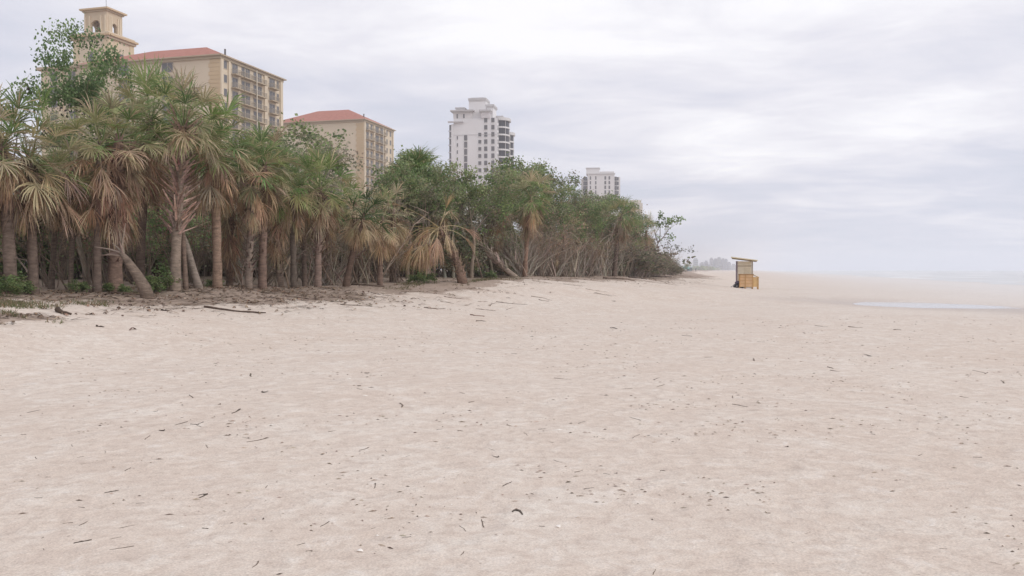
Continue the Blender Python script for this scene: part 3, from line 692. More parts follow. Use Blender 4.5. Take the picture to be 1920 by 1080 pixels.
def grass_one(mb, rng):
    X0 = rng.choice((rng.gauss(25, 45), rng.gauss(210, 45), rng.gauss(795, 40), rng.gauss(920, 30))); Yf = front(X0) if X0 > 120 else 22
    Y = Yf + rng.uniform(-3.5, 1.5) if X0 > 120 else rng.uniform(18.5, 23); x = (X0-960)/F*Y; z = h(x, Y)
    if nz(x, Y, .8, 12) + .5*nz(x, Y, 2.5, 13) < .12: return 0
    a = rng.uniform(0, 6.28); d = Vector((math.cos(a), math.sin(a), 0))*.05; p = Vector((x, Y, z-.01)); hh = rng.uniform(.04, .13)
    c = vary(rng.choice([(.13, .16, .07), (.20, .18, .10), (.27, .20, .12)]), rng)
    w = Vector((-d.y, d.x, 0))*.2
    mb.face([p-w, p+w, p+d+w*.5+Vector((0, 0, hh*.7)), p+d-w*.5+Vector((0, 0, hh*.7))], c); mb.face([p+d-w*.5+Vector((0, 0, hh*.7)), p+d+w*.5+Vector((0, 0, hh*.7)), p+d*2.6+Vector((0, 0, hh))], c)
    return 1
scatter('dune_grass', 3500, grass_one, MAT['leaf'], 'sparse thin grass growing on the dune edge')
def speck_one(mb, rng):
    Y = 4.6 + 26*rng.random()**1.6; x = rng.uniform(-.62, .62)*Y
    if nz(x, Y, .7, 20) + .6*nz(x, Y, 2.2, 21) < rng.uniform(-.1, .6): return 0
    z = h(x, Y); a = rng.uniform(0, 6.28) if rng.random() < .4 else rng.gauss(.1, .35); s_ = rng.uniform(.0018, .0075)*(1+Y/20); e = rng.uniform(1, 4)
    d = Vector((math.cos(a), math.sin(a), 0))*s_*e; w = Vector((-math.sin(a), math.cos(a), 0))*s_*.8; p = Vector((x, Y, z+.002)); u = Vector((0, 0, s_*.8))
    c = vary(rng.choice([(.17, .13, .10), (.30, .23, .18), (.38, .30, .24), (.42, .34, .28)]), rng, .3)
    if rng.random() < .035: c = (.82, .78, .72)
    q = [p-d, p+w, p+d, p-w]; t = p+u
    for i in range(4): mb.face([q[i], q[(i+1) % 4], t], c)
    return 1
scatter('beach_debris', 2200, speck_one, MAT['twig'], 'tiny dark bits of wrack and shell grit strewn over the sand')

# ------------------------------------------------------------------ twigs, shells, logs
TW = []
for i in range(12):
    rng = random.Random(300+i); mb = MB(); k = rng.randint(3, 5); p = Vector((-.5, 0, 0)); a = 0.; pts = [p]
    for j in range(k): a += rng.gauss(0, .35); p = p + Vector((math.cos(a), math.sin(a), 0))*(1./k); pts.append(p)
    r0 = rng.uniform(.05, .1); mb.tube(pts, [r0*rng.uniform(.5, 1) for _ in pts], rng.choice([(.10, .08, .065), (.14, .11, .085), (.18, .14, .11)]), 5, True, .4, rng)
    if i % 3 == 0: mb.tube([pts[1], pts[1]+Vector((.2, .22, .02))], [r0*.5, r0*.25], (.13, .10, .08), 4)
    TW.append(mb.mesh('twig', MAT['twig'], True))
def twig(px, py, lpx, ang, thick, label=None, group=True, k=None):
    g = ground(px, py); s = lpx/F*g.y
    o = link('twig', rg.choice(TW) if k is None else TW[k]); f = (py-506)/F  # foreshortening of depth
    fx, fy = math.cos(R(ang)), math.sin(R(ang)); dy = fy*g.y/max(EYE-g.z, .5); a = math.atan2(dy, fx); ln = s*math.hypot(fx, dy); ln = min(ln, s*3)
    th = thick/F*g.y*3.2; o.location = g + Vector((0, 0, th*.02)); o.rotation_euler = (rg.uniform(-.15, .15), 0, a); o.scale = (ln*.85, max(th, ln*.3), th)
    tag(o, label or 'small dark twig lying on the open sand', 'twig', 'small twigs strewn over the open sand' if group and not label else None)
named = [(299, 810, 20, -15, 4, 'short fat dark twig among a trail of specks, mid sand'), (475, 704, 30, -12, 3, 'dark curved stick alone on the sand below the fishbone palm'), (489, 826, 52, 10, 2, 'long thin straight stick lying slightly aslant'),
         (394, 928, 34, 30, 2.5, 'curved stick bent like a hook'), (150, 1017, 24, 28, 6, 'thickest dark twig, low in the corner of the sand'), (225, 1030, 44, 12, 3, 'long thin twig next to the thickest dark one'),
         (253, 987, 56, 14, 2.5, 'long thin twig with a dark middle, above the thickest one'), (705, 914, 20, -42, 4, 'straight dark twig pointing towards the camera, one of an angled pair'), (948, 908, 18, 45, 4, 'straight dark twig angled the other way, mirror of the first'),
         (1090, 885, 30, 10, 3.5, 'dark twig with a knobbly end in the middle of the sand'), (869, 994, 26, -30, 3.5, 'bent twig broken into two short lengths'), (980, 957, 30, 88, 2, 'thin upright sliver of twig pointing to the sea horizon'), (1055, 711, 36, -6, 3, 'pale brown stick lying level, straight below the leaning trunks')]
for a in named: twig(*a[:5], label=a[5])
for px, py in ((276, 821), (294, 773), (354, 744), (417, 759), (340, 795), (362, 797), (369, 800), (466, 791), (445, 772), (387, 838), (67, 860), (130, 837), (195, 849), (239, 882), (86, 896), (500, 915), (206, 923), (67, 936), (259, 946), (123, 983), (160, 981), (79, 1011), (78, 1033),
               (213, 1012), (148, 954), (610, 985), (563, 1024), (584, 1034), (383, 993), (625, 809), (761, 1010), (1046, 867), (1140, 890), (1157, 890), (1104, 917), (1243, 883), (1016, 805), (987, 815), (823, 806), (686, 843), (756, 760), (1238, 724), (1177, 729), (1189, 786), (1192, 819), (888, 754), (862, 808), (673, 730), (1016, 990), (907, 984), (1231, 1076),
               (1730, 855), (1850, 700), (1560, 690), (1480, 840), (1640, 815), (1330, 670), (1290, 630), (1604, 614), (1670, 617), (1540, 612), (1840, 697), (1875, 716)):
    twig(px, py, rg.uniform(10, 26), rg.gauss(5, 25), rg.uniform(2, 4))
for k in range(60):
    py = 560 + 510*rg.random()**1.1; px = rg.uniform(0, 1900)
    if px > 1300 and py < 620: continue
    twig(px, py, rg.uniform(7, 22), rg.gauss(0, 25), rg.uniform(1.3, 2.8))
for px, py, s, lb in ((674, 1037, .022, 'white triangular shell fragment low in the sand'), (1050, 991, .024, 'white oval shell, larger of two lying close'), (1084, 973, .018, 'small round white shell near the oval one'), (352, 744, .014, 'tiny pale shell beside a dark speck high on the sand')):
    g = ground(px, py); mb = MB(); n = 9
    for j in range(4):
        for i in range(n):
            a0, a1 = 3.4*i/n-.13, 3.4*(i+1)/n-.13; r0, r1 = s*j/4, s*(j+1)/4
            H_ = lambda r, a: (math.cos(a)*r, math.sin(a)*r, .004+ s*.5*(1-(r/s)**2)*(1+.15*(i % 2)))
            mb.face([H_(r0, a0), H_(r1, a0), H_(r1, a1), H_(r0, a1)])
    o = mb.build('shell', MAT['shell'], None, True); o.location = g; o.rotation_euler = (.25, 0, rg.uniform(0, 6)); tag(o, lb, 'shell')

def log(px, py, lpx, ang, thick, label, seed, curve=.1, cc=(.2, .15, .12), lift=0.):
    g = ground(px, py); rng = random.Random(seed); s = lpx/F*g.y; mb = MB(); a = R(ang); n = 8; pts = []
    for i in range(n+1):
        t = i/n-.5; q = Vector((math.cos(a)*t*s, math.sin(a)*t*s, 0)) + Vector((-math.sin(a), math.cos(a), 0))*curve*s*(t*t*4-1)*.5
        pts.append(Vector((q.x, q.y, h(g.x+q.x, g.y+q.y)-g.z + thick*.6 + lift*max(0, t)*s + rng.gauss(0, thick*.3))))
    rad = [thick*(1-.6*i/n)*rng.uniform(.85, 1.15) for i in range(n+1)]
    mb.tube(pts, rad, cc, 7, True, .2, rng)
    for j in (2, 4, 5, 7):
        d = Vector((rng.gauss(0, 1), rng.gauss(0, 1), rng.uniform(0, .5))).normalized(); L2 = s*rng.uniform(.08, .2)
        mb.tube([pts[j], pts[j]+d*L2*.5, pts[j]+d*L2+Vector((0, 0, -.02))], [rad[j]*.5, rad[j]*.35, rad[j]*.15], vary(cc, rng), 5)
    o = mb.build('driftwood_branch', MAT['wood'], None, True); o.location = g; tag(o, label, 'driftwood')
log(1222, 519, 78, -28, .11, 'dark fallen trunk sticking out seaward from the thicket', 1, .1, (.13, .10, .09))
log(1196, 524, 45, -50, .09, 'short fallen limb at the foot of the thicket corner', 2, .3, (.17, .13, .11))
log(1160, 524, 60, 4, .07, 'level grey branch along the foot of the thicket', 3, .1)
log(690, 523, 60, 8, .05, 'arched dark branch lying behind the dune lip', 4, .5, (.12, .09, .07))
log(590, 562, 110, 4, .022, 'long straight brown branch lying on the dune foot, first of two in line', 5, .03)
log(668, 573, 60, -3, .02, 'shorter brown branch in line with the long straight one', 6, .08)
log(440, 560, 120, -6, .04, 'dark branch lying in the litter below the reddish palm trunk', 7, .06, (.10, .07, .055))
log(120, 588, 30, -10, .06, 'short dark humped root half buried in the sand ledge', 8, .5, (.09, .065, .05))
log(240, 546, 70, 6, .035, 'dark branch lying on the dune before the stump', 9, .1, (.13, .09, .07))
log(815, 578, 40, 10, .018, 'small looping twig branch on the sand below the trailing fronds', 10, .7)
log(895, 592, 30, -25, .02, 'short reddish twig branch below the toppled trunk', 11, .4, (.22, .13, .1))
log(80, 522, 55, 3, .09, 'brown log lying in shade behind the thick booted trunk', 12, .05)
log(310, 583, 16, -8, .028, 'stubby dark piece of driftwood on the sand before the fishbone palm', 13, .1, (.08, .06, .05))
log(187, 613, 14, 20, .022, 'stubby dark piece of driftwood below the sand ledge', 14, .1, (.08, .06, .05))
for k in range(40):
    X0 = rg.uniform(380, 1180); py = rg.uniform(531, 560) - (X0-380)*.012
    o_ = ('thin brown branch strewn along the dune foot',)
    log(X0, py, rg.uniform(14, 60), rg.gauss(0, 40), rg.uniform(.006, .014), o_[0], 400+k, rg.uniform(-.4, .4), vary((.19, .135, .105), rg, .3))
    bpy.context.view_layer; col.objects[-1]['group'] = 'thin branches along the dune foot'

# ------------------------------------------------------------------ buildings
A = Vector((.27, .963)); B = Vector((-.963, .27))
def frame(cx, cy, base=0.):     # local (s along the right face going away, t along the left face, z)
    return lambda s, t, z: (cx + A.x*s + B.x*t, cy + A.y*s + B.y*t, base+z)
WALL = (.63, .535, .41); QUOIN = (.56, .43, .28); TRIM = (.46, .38, .28)
def win(parent, fr, face, u0, u1, z0, z1, name='window'):
    """a framed window standing 3-6 cm proud of its wall; face 'L' (t varies, s=0) or 'R' (s varies, t=0)"""
    f = MB(); g = MB(); e = .12
    def bx(mb, a0, a1, z0, z1, d0, d1):
        if face == 'L': mb.box((-d1, a0, z0), (-d0, a1, z1), fr=fr)
        else: mb.box((a0, -d1, z0), (a1, -d0, z1), fr=fr)
    bx(f, u0-e, u0, z0-e, z1+e, -.05, .09); bx(f, u1, u1+e, z0-e, z1+e, -.05, .09); bx(f, u0, u1, z1, z1+e, -.05, .09); bx(f, u0, u1, z0-e, z0, -.05, .12)
    if u1-u0 > 1.5: bx(f, (u0+u1)/2-.04, (u0+u1)/2+.04, z0, z1, -.05, .07)
    bx(g, u0, u1, z0, z1, -.06, .03)
    o = f.build(name, MAT['frame'], parent); g.build('pane', MAT['glass'], o); return o
def balcony(parent, fr, u0, u1, z, dep=1.3, H=1.05):
    m_ = MB(); m_.box((u0, -dep, z-.2), (u1, .0, z), TRIM, fr)
    o = m_.build('balcony', MAT['stucco'], parent)
    r = MB(); n = int((u1-u0)/.32)
    for i in range(n+1):
        u = u0+.04+(u1-u0-.12)*i/n; r.box((u, -dep+.02, z), (u+.05, -dep+.07, z+H-.08), fr=fr)
    r.box((u0, -dep+.005, z+H-.08), (u1, -dep+.085, z+H), fr=fr)
    for u in (u0, u1-.05):
        r.box((u, -dep+.09, z+H-.07), (u+.05, -.02, z+H-.01), fr=fr)
        for k in range(1, 4): r.box((u, -dep*k/4, z), (u+.05, -dep*k/4+.05, z+H-.08), fr=fr)
    r.build('railing_slats', MAT['railing'], o); return o
def hip(parent, fr, s0, s1, t0, t1, z, rise, run, over=.9):
    """hip roof with a flat middle behind the slopes, an eave board under it"""
    a = [(s0-over, t0-over), (s1+over, t0-over), (s1+over, t1+over), (s0-over, t1+over)]
    b = [(s0+run, t0+run), (s1-run, t0+run), (s1-run, t1-run), (s0+run, t1-run)]
    r = MB(); V = [fr(*p, z+.25) for p in a] + [fr(*p, z+.25+rise) for p in b]
    for i in range(4): j = (i+1) % 4; r.face([V[i], V[j], V[4+j], V[4+i]])
    r.face(V[4:]); r.face(V[3::-1])
    o = r.build('roof', MAT['tile'], parent)
    e = MB(); e.box((s0-over, t0-over, z), (s1+over, t1+over, z+.245), TRIM, fr); e.box((s0-.35, t0-.35, z-.6), (s1+.35, t1+.35, z-.004), TRIM, fr); e.build('eave', MAT['stucco'], parent)
    return o
def hotel(name, label, cx, cy, W, D, Hh, floors, fl, bays, left_wins, rise, run, tower=False):
    fr = frame(cx, cy); root = empty(name, (cx, cy, 0)); tag(root, label, 'building')
    inv = root
    class FR: pass
    def f2(s, t, z): x, y, zz = fr(s, t, z); return (x-cx, y-cy, zz)
    m_ = MB(); m_.box((0, 0, 0), (W, D, Hh), WALL, f2)
    # loggia relief: pilasters on the sea face, quoins at the corner
    for q0, q1 in bays['pil']: m_.box((q0, -.35, 0), (q1, -.003, Hh-.62), WALL, f2)
    m_.build('wall', MAT['stucco'], root)
    q = MB(); z = 0.; k = 0
    while z < Hh-1.2:
        w = 2.6 if k % 2 else 2.9; q.box((-.10, .0, z+.02), (-.004, w, z+.86), QUOIN, f2); z += .9; k += 1
    q.build('quoin_bricks', MAT['stucco'], root)
    hip(root, f2, 0, W, 0, D, Hh, rise, run)
    for k in range(floors):
        z = Hh - 3.1 - fl*k
        if z < 8: break
        for u0, u1 in bays['win']: win(root, f2, 'R', u0, u1, z+.7, z+2.3)
        for u0, u1 in bays['bal']:
            balcony(root, f2, u0, u1, z)
            for d0, d1 in ([(u0+.5, u1-.5)] if u1-u0 < 4 else [(u0+.6, u0+1.7), (u1-2.3, u1-.6)]): win(root, f2, 'R', d0, d1, z+.12, z+2.35, 'balcony_door')
        for u0, u1 in left_wins: win(root, f2, 'L', u0, u1, z+.3, z+2.3)
    for s in bays['pipe']:
        p_ = MB(); p_.tube([f2(s, -1.45, 9), f2(s, -1.45, Hh-.7)], [.13, .13], (.62, .56, .46), 8); p_.build('downpipe', MAT['stucco'], root)
    v = MB(); v.tube([f2(6.5, 3.0, Hh+.5), f2(6.5, 3.0, Hh+3.2)], [.22, .22], k=8); v.build('vent_pipe', MAT['pipe'], root)
    return root, f2
bays1 = dict(pil=[(0, .9), (2.9, 3.6), (17.9, 19.2), (25.3, 26.4)], win=[(1.3, 2.5), (24.0, 24.8)], bal=[(4.2, 7.3), (7.9, 12.4), (12.9, 17.5), (20.0, 23.4)], pipe=[12.65])
hr, f2 = hotel('hotel', 'large tan hotel block with a red tile roof and a square belvedere tower', -64.9, 198, 26.4, 37, EYE+47.6, 12, 3.1, bays1, [(12.2, 15.0), (24.0, 26.6)], 5.0, 11)
# belvedere tower on the hotel
def tier(mb, s0, s1, t0, t1, z0, z1, c=WALL): mb.box((s0, t0, z0), (s1, t1, z1), c, f2)
zt = EYE+47.6
sA, tA = 12., 39.5; tb = MB()
tier(tb, sA, sA+9, tA, tA+10.5, zt-4, zt+10.3)
tw = tb.build('belvedere_base', MAT['stucco'], hr)
e = MB(); tier(e, sA-.9, sA+9.9, tA-.9, tA+11.4, zt+10.301, zt+10.8, QUOIN); tier(e, sA-.5, sA+9.5, tA-.5, tA+11, zt+9.7, zt+10.295, TRIM); tier(e, sA-.3, sA+9.3, tA-.3, tA+10.8, zt+10.81, zt+11.3, WALL)
for s_, t_ in ((sA-.15, tA-.15), (sA+7.6, tA-.15), (sA-.15, tA+8.9), (sA+1.9, tA-.1)): tier(e, s_, s_+1.5, t_, t_+1.5, zt, zt+9.69, (.62, .52, .36))
e.build('cornice', MAT['stucco'], tw)
win(tw, lambda s, t, z: f2(s+sA, t+tA, z), 'R', 3.8, 5.2, zt+4.2, zt+6.6); win(tw, lambda s, t, z: f2(s+sA, t+tA, z), 'L', 4.6, 6.0, zt+4.2, zt+6.6)
bl = MB(); s0, s1, t0, t1 = sA+1.7, sA+7.3, tA+1.9, tA+8.6; zb, ze = zt+11.3, zt+17.0; ce = (.56, .455, .33)
def archwall(mb, face, u0, u1, fixed, th):
    w = (u1-u0); a0 = u0+w*.30; a1 = u1-w*.30; rz = (a1-a0)/2; zs = zb+2.3
    def bx(p0, p1, z0, z1):
        if face == 's': tier(mb, fixed, fixed+th, p0, p1, z0, z1, ce)
        else: tier(mb, p0, p1, fixed, fixed+th, z0, z1, ce)
    bx(u0, a0, zb, ze); bx(a1, u1, zb, ze)
    n = 10
    for i in range(n):
        p0 = a0+(a1-a0)*i/n; p1 = a0+(a1-a0)*(i+1)/n; x = ((p0+p1)/2-(a0+a1)/2)/rz
        bx(p0, p1, zs+rz*math.sqrt(max(0, 1-x*x)), ze)
    for p in (u0+.12, a0-.55, a1+.13, u1-.54):     # half columns
        if face == 's': tier(mb, fixed-.22, fixed-.003, p, p+.42, zb, ze-1.0, (.64, .54, .40))
        else: tier(mb, p, p+.42, fixed-.22, fixed-.003, zb, ze-1.0, (.64, .54, .40))
archwall(bl, 's', t0, t1, s0, .6); archwall(bl, 's', t0, t1, s1-.6, .6); archwall(bl, 't', s0+.602, s1-.602, t0, .6); archwall(bl, 't', s0+.602, s1-.602, t1-.6, .6)
bo = bl.build('belvedere_arch', MAT['stucco'], hr)
e = MB(); tier(e, s0-.35, s1+.35, t0-.35, t1+.35, ze+.001, ze+.4, TRIM); tier(e, s0-.85, s1+.85, t0-.85, t1+.85, ze+.401, ze+.8, QUOIN)
cpt = f2((s0+s1)/2, (t0+t1)/2, ze+1.9); rr = [f2(a, b, ze+.805) for a, b in ((s0-.8, t0-.8), (s1+.8, t0-.8), (s1+.8, t1+.8), (s0-.8, t1+.8))]
for i in range(4): e.face([rr[i], rr[(i+1) % 4], cpt], QUOIN)
e.build('cornice', MAT['stucco'], bo)
e = MB(); e.tube([f2(s0+.8, t0+.8, ze+.8), f2(s0+.8, t0+.8, ze+5.5)], [.06, .04], k=5); e.build('mast', MAT['pipe'], bo)
# landward wing of the hotel
wg = MB(); wg.box((.5, 37.01, 0), (20, 49, zt-.3), WALL, f2)
for t_ in (37.3, 42.6, 47.6): wg.box((.2, t_, 0), (.49, t_+1.0, zt-.32), (.64, .54, .40), f2)
wo = wg.build('wing_wall', MAT['stucco'], hr)
e = MB(); e.box((-.3, 37.02, zt-.29), (20.8, 49.8, zt+.35), TRIM, f2); e.build('cornice', MAT['stucco'], wo)
for k in range(11):
    for u0 in (39.2, 44.4): win(wo, lambda s, t, z: f2(s+.5, t, z), 'L', u0, u0+1.8, zt-2.9-3.1*k, zt-1.0-3.1*k)

bays2 = dict(pil=[(0, .7), (7.6, 8.5), (17.0, 18.0), (23.8, 24.6)], win=[(18.6, 19.6), (21.8, 22.9)], bal=[(1.5, 4.2), (4.9, 7.3), (8.9, 12.5), (13.1, 16.7)], pipe=[12.8])
hotel('smaller_hotel', 'smaller tan hotel block with a plain gable wall and red tile roof', -50, 300, 24.6, 34, EYE+50.6, 11, 3.1, bays2, [], 5.6, 11)

# white tower
def white_tower():
    cx, cy = -6.5, 390.; root = empty('white_tower', (cx, cy, 0)); tag(root, 'tall white apartment tower with stepped domed rooftop blocks', 'building')
    A2 = Vector((.16, .987)); B2 = Vector((-.987, .16))
    def f(s, t, z): return (A2.x*s+B2.x*t, A2.y*s+B2.y*t, z)
    W = (.72, .70, .70); z0 = EYE+66.0; u = 390/F
    zz = lambda py: EYE+(506-py)*u
    m_ = MB(); m_.box((0, 0, 0), (26, 19.6, zz(222)), W, f)
    m_.box((-.25, 19.61, 0), (8, 20.6, zz(232)), W, f)
    m_.box((-.12, .0, zz(252)-.25), (-.003, 19.6, zz(252)+.1), (.6, .58, .58), f)
    m_.build('wall', MAT['white'], root)
    def vol(t0, t1, s0, s1, pb, pt, cap=.5, over=.7, c=W):
        v = MB(); v.box((s0, t0, zz(pb)), (s1, t1, zz(pt)), c, f); o = v.build('rooftop_block', MAT['white'], root)
        v = MB(); v.box((s0-over, t0-over, zz(pt)+.002), (s1+over, t1+over, zz(pt)+cap), (.52, .50, .50), f); v.box((s0-over*.4, t0-over*.4, zz(pt)-.5), (s1+over*.4, t1+over*.4, zz(pt)+.001), (.6, .58, .57), f)
        v.build('cornice', MAT['white'], o); return o
    vol(11.5, 19.7, .0, 8, 222, 208.5, .6, 1.2, (.66, .63, .62)); vol(15., 18.8, 1, 6, 208, 201.5, .4, .3, (.6, .57, .56))
    vol(5.4, 13.0, 1.5, 10, 222, 187, 1.0, .25); vol(6.6, 12., 2.5, 9, 184.5, 182.5, .3, .2)
    vol(2.2, 5.2, 2, 10, 222, 199, .9, .5); vol(3.2, 7.2, -.5, 1.4, 222, 209.5, .7, .7, (.6, .56, .56))
    vol(-.6, 2.0, 9, 16, 221.9, 214, .5, .5); vol(-.9, 2., 17, 22, 221.9, 218, .5, .5)
    lg = MB(); lg.box((-1.0, 15.0, zz(229.2)), (-.004, 22.0, zz(229.2)+.6), (.55, .53, .53), f); lg.build('ledge', MAT['white'], root)
    # dark glazed strip at the landward edge
    for k in range(16):
        v = MB(); zk = zz(233)-3.1*k; v.box((-.1, 20.62, zk-2.5), (6, 21.5, zk), fr=f); o = v.build('window', MAT['glass'], root)
        v = MB(); v.box((-.3, 20.61, zk-3.1), (6.2, 21.8, zk-2.51), (.5, .48, .5), f); v.build('sill', MAT['white'], o)
    def w(t0, t1, p, hh=2.0):
        v = MB(); v.box((-.12, t0, zz(p)-hh/2), (.03, t1, zz(p)+hh/2), fr=f); o = v.build('window', MAT['glass'], root)
        v = MB(); v.box((-.22, t0-.1, zz(p)-hh/2-.22), (-.003, t1+.1, zz(p)-hh/2-.003), (.66, .64, .63), f); v.build('sill', MAT['white'], o)
    for k in range(9):
        p = 226 + 13.3*k
        for t0 in (1.2, 4.4): w(t0, t0+1.4, p)
        if k >= 2: w(7.1, 8.4, p, 1.6)
        if k >= 2: w(13.4, 14.8, p+5, 2.6); w(17.6, 18.1, p+5, 1.5)
    for p, t0 in ((217, 14.6), (217, 17.6)): 
        v = MB(); v.box((-.12, t0, zz(p)-.9), (.03, t0+.6, zz(p)+.9), fr=f); v.build('window', MAT['glass'], root)
    # sea-side balcony stacks: curved slabs with dark glazing between
    for (sc, rad, ptop, out_) in ((8.5, 5.2, 224, 1.3), (20.5, 4.0, 243, 1.7)):
        def arc(r): return [(sc + r*math.cos(math.pi + math.pi*i/12)*1.0, (r*math.sin(math.pi + math.pi*i/12))*out_*.62) for i in range(13)]
        cap = MB(); cap.prism(arc(rad*1.12)[::-1], zz(ptop), zz(ptop)+1.3, (.60, .58, .57), f); cap.build('balcony_canopy', MAT['white'], root)
        zc = zz(ptop)-.02
        for k in range(9):
            v = MB(); v.prism(arc(rad*.90)[::-1], zc-2.6, zc, fr=f); o = v.build('glazing', MAT['darkglass'], root)
            v = MB(); v.prism(arc(rad)[::-1], zc-3.3, zc-2.602, (.66, .64, .63), f); v.build('balcony', MAT['white'], o)
            v = MB()
            for i in (3, 6, 9):
                x, y = arc(rad*.95)[i]; v.box((x-.12, y-.12, zc-2.6), (x+.12, y+.12, zc), (.6, .58, .57), f)
            v.build('mullion', MAT['white'], o); zc -= 3.3
    for i in range(7): 
        s = 3+i*3.4
    v = MB()
    for k in range(9):
        v2 = zz(226+13.3*k); 
        vv = MB(); vv.box((1.2, -.12, v2-1), (2.2, .03, v2+1), fr=f); vv.build('window', MAT['glass'], root)
white_tower()
def block4():
    Y = 585.; cx = (1133-960)/F*Y; root = empty('white_apartment_block', (cx, Y, 0)); tag(root, 'distant white apartment block with rows of small windows, half hidden by trees', 'building')
    A2 = Vector((.12, .993)); B2 = Vector((-.993, .12)); f = lambda s, t, z: (A2.x*s+B2.x*t, A2.y*s+B2.y*t, z); u = Y/F; zz = lambda py: EYE+(506-py)*u; W = (.70, .67, .66)
    m_ = MB(); m_.box((0, -6.5, 0), (20, 11, zz(327)), W, f); m_.box((4, 11.01, 0), (18, 15.5, zz(334)), (.62, .59, .57), f); m_.box((6, -10.3, 0), (18, -6.51, zz(331)), W, f); m_.build('wall', MAT['white'], root)
    v = MB(); v.box((3, 3.5, zz(327)+.003), (12, 12, zz(315)), W, f); v.box((2.6, 3.1, zz(315)+.003), (12.4, 12.4, zz(315)+.5), (.6, .58, .57), f); v.build('rooftop_block', MAT['white'], root)
    v = MB(); v.box((-.5, -7, zz(327)+.003), (2.9, 12, zz(327)+.6), (.6, .58, .57), f); v.box((3.2, -6.2, zz(327)+.7), (9, 3.2, zz(321)), (.66, .63, .62), f); v.build('cornice', MAT['white'], root)
    for k in range(7):
        p = 334 + 8.8*k
        for t0, t1 in ((8.8, 9.6), (5.3, 6.1), (-1.1, .0), (-3.7, -2.7), (-9.3, -8.1)):
            s = 0 if t0 > -6 else 6
            v = MB(); v.box((s-.15, t0, zz(p)-1.1), (s+.03, t1, zz(p)+1.1), fr=f); v.build('window', MAT['glass'], root)
        v = MB(); v.box((5.2, -6.9 if 0 else -8.0, zz(p)-1.3), (5.99, -6.6, zz(p)+1.3), fr=f); v.build('balcony_door', MAT['glass'], root)
        v = MB(); v.box((3.4, 11.4, zz(p)-1.2), (3.99, 14, zz(p)+1.2), fr=f); v.build('balcony_door', MAT['glass'], root)
block4()
def block5():
    Y = 800.; cx = (1188-960)/F*Y; root = empty('beige_block', (cx, Y, 0)); tag(root, 'low beige building mostly hidden behind the end of the thicket', 'building'); u = Y/F; zz = lambda py: EYE+(506-py)*u
    m_ = MB(); m_.box((-9, 0, 0), (8, 15, zz(381)), (.58, .52, .44)); m_.box((-3, 2, zz(381)+.002), (7, 12, zz(375)), (.6, .54, .46)); m_.build('wall', MAT['stucco'], root)
    m_ = MB(); m_.box((-9.6, -.6, zz(381)+.003), (-3.01, 15.6, zz(381)+.8), (.5, .44, .37)); m_.build('cornice', MAT['stucco'], root)
    for k in range(6):
        for x in (-7, -3.5, 0, 3.5):
            v = MB(); v.box((x, -.12, zz(386+6.6*k)-1), (x+1.6, .03, zz(386+6.6*k)+1), fr=None); v.build('window', MAT['glass'], root)
block5()
# skyline far down the shore
sk = [(1305, 9, 486.5, 'far tower with a notched top, standing apart at the tree end of the skyline'), (1317, 8, 494, 'far low block next to the tower that stands apart'), (1325, 7, 491, 'far mid-height block with a small peaked plant room'), (1335, 5, 485.5, 'far slim tower, first of the tall cluster'),
      (1342, 5, 487, 'far darker slim tower, second of the tall cluster'), (1349, 8, 484.5, 'far broad tower, highest of the skyline'), (1357, 5, 486.5, 'far slim tower just seaward of the highest'), (1362.5, 4, 487.5, 'far slim tower at the kiosk side of the tall cluster'), (1368, 6, 493.5, 'far lower block stepping down from the tall cluster'),
      (1376, 9, 497, 'far low block, last of the skyline beside the kiosk'), (1330, 9, 498, 'far wide low block in front of the tall cluster'), (1352, 11, 498, 'far wide low block at the foot of the highest tower')]
rg = random.Random(77)
for i, (px, w, py, lb) in enumerate(sk):
    Y = 2500 + rg.uniform(-150, 150) - (120 if w > 11 else 0); u = Y/F; cx = (px-960)*u; root = empty('skyline_building', (cx, Y, 0)); tag(root, lb, 'building', 'towers of the distant skyline')
    hw = w*u/2*.84; H = EYE+(506-py)*u; c = vary(rg.choice([(.17, .19, .25), (.34, .36, .42), (.24, .26, .32)]), rg)  # bluish haze tone mixed into the wall colours
    m_ = MB(); m_.box((-hw, 0, 0), (hw, 18, H), c); m_.build('wall', MAT['skyline'], root)
    m_ = MB(); m_.box((-hw*.5, 2, H+.002), (hw*.6, 14, H+3.6), c); m_.build('rooftop_block', MAT['skyline'], root)
    for k in range(int(H/6)):
        m_ = MB(); m_.box((-hw*.85, -.3, 4+6*k), (hw*.85, -.003, 6.4+6*k)); m_.build('window', MAT['glass'], root)
# far woodland, one mass
mb = MB(); rng = random.Random(8)
for k in range(1500):
    Y = rng.uniform(1500, 2900); d = rng.uniform(10, 90); x = tl(Y)-d; r = rng.uniform(4, 7); zc = rng.uniform(.5, 4.)
    c = vary(rng.choice(LEAFG), rng)
    for q in range(7):
        o = Vector((x+rng.gauss(0, r*.5), Y+rng.gauss(0, r*.5), zc+rng.gauss(0, 1.8))); a = Vector((rng.gauss(0, 1), rng.gauss(0, 1), rng.gauss(0, 1))).normalized(); b = a.orthogonal(); s = r*.35
        mb.face([o-a*s, o+b*s, o+a*s, o-b*s], vary(c, rng))
tag(mb.build('distant_woodland', MAT['leaf']), 'low band of woodland fading along the far shore', kind='stuff')

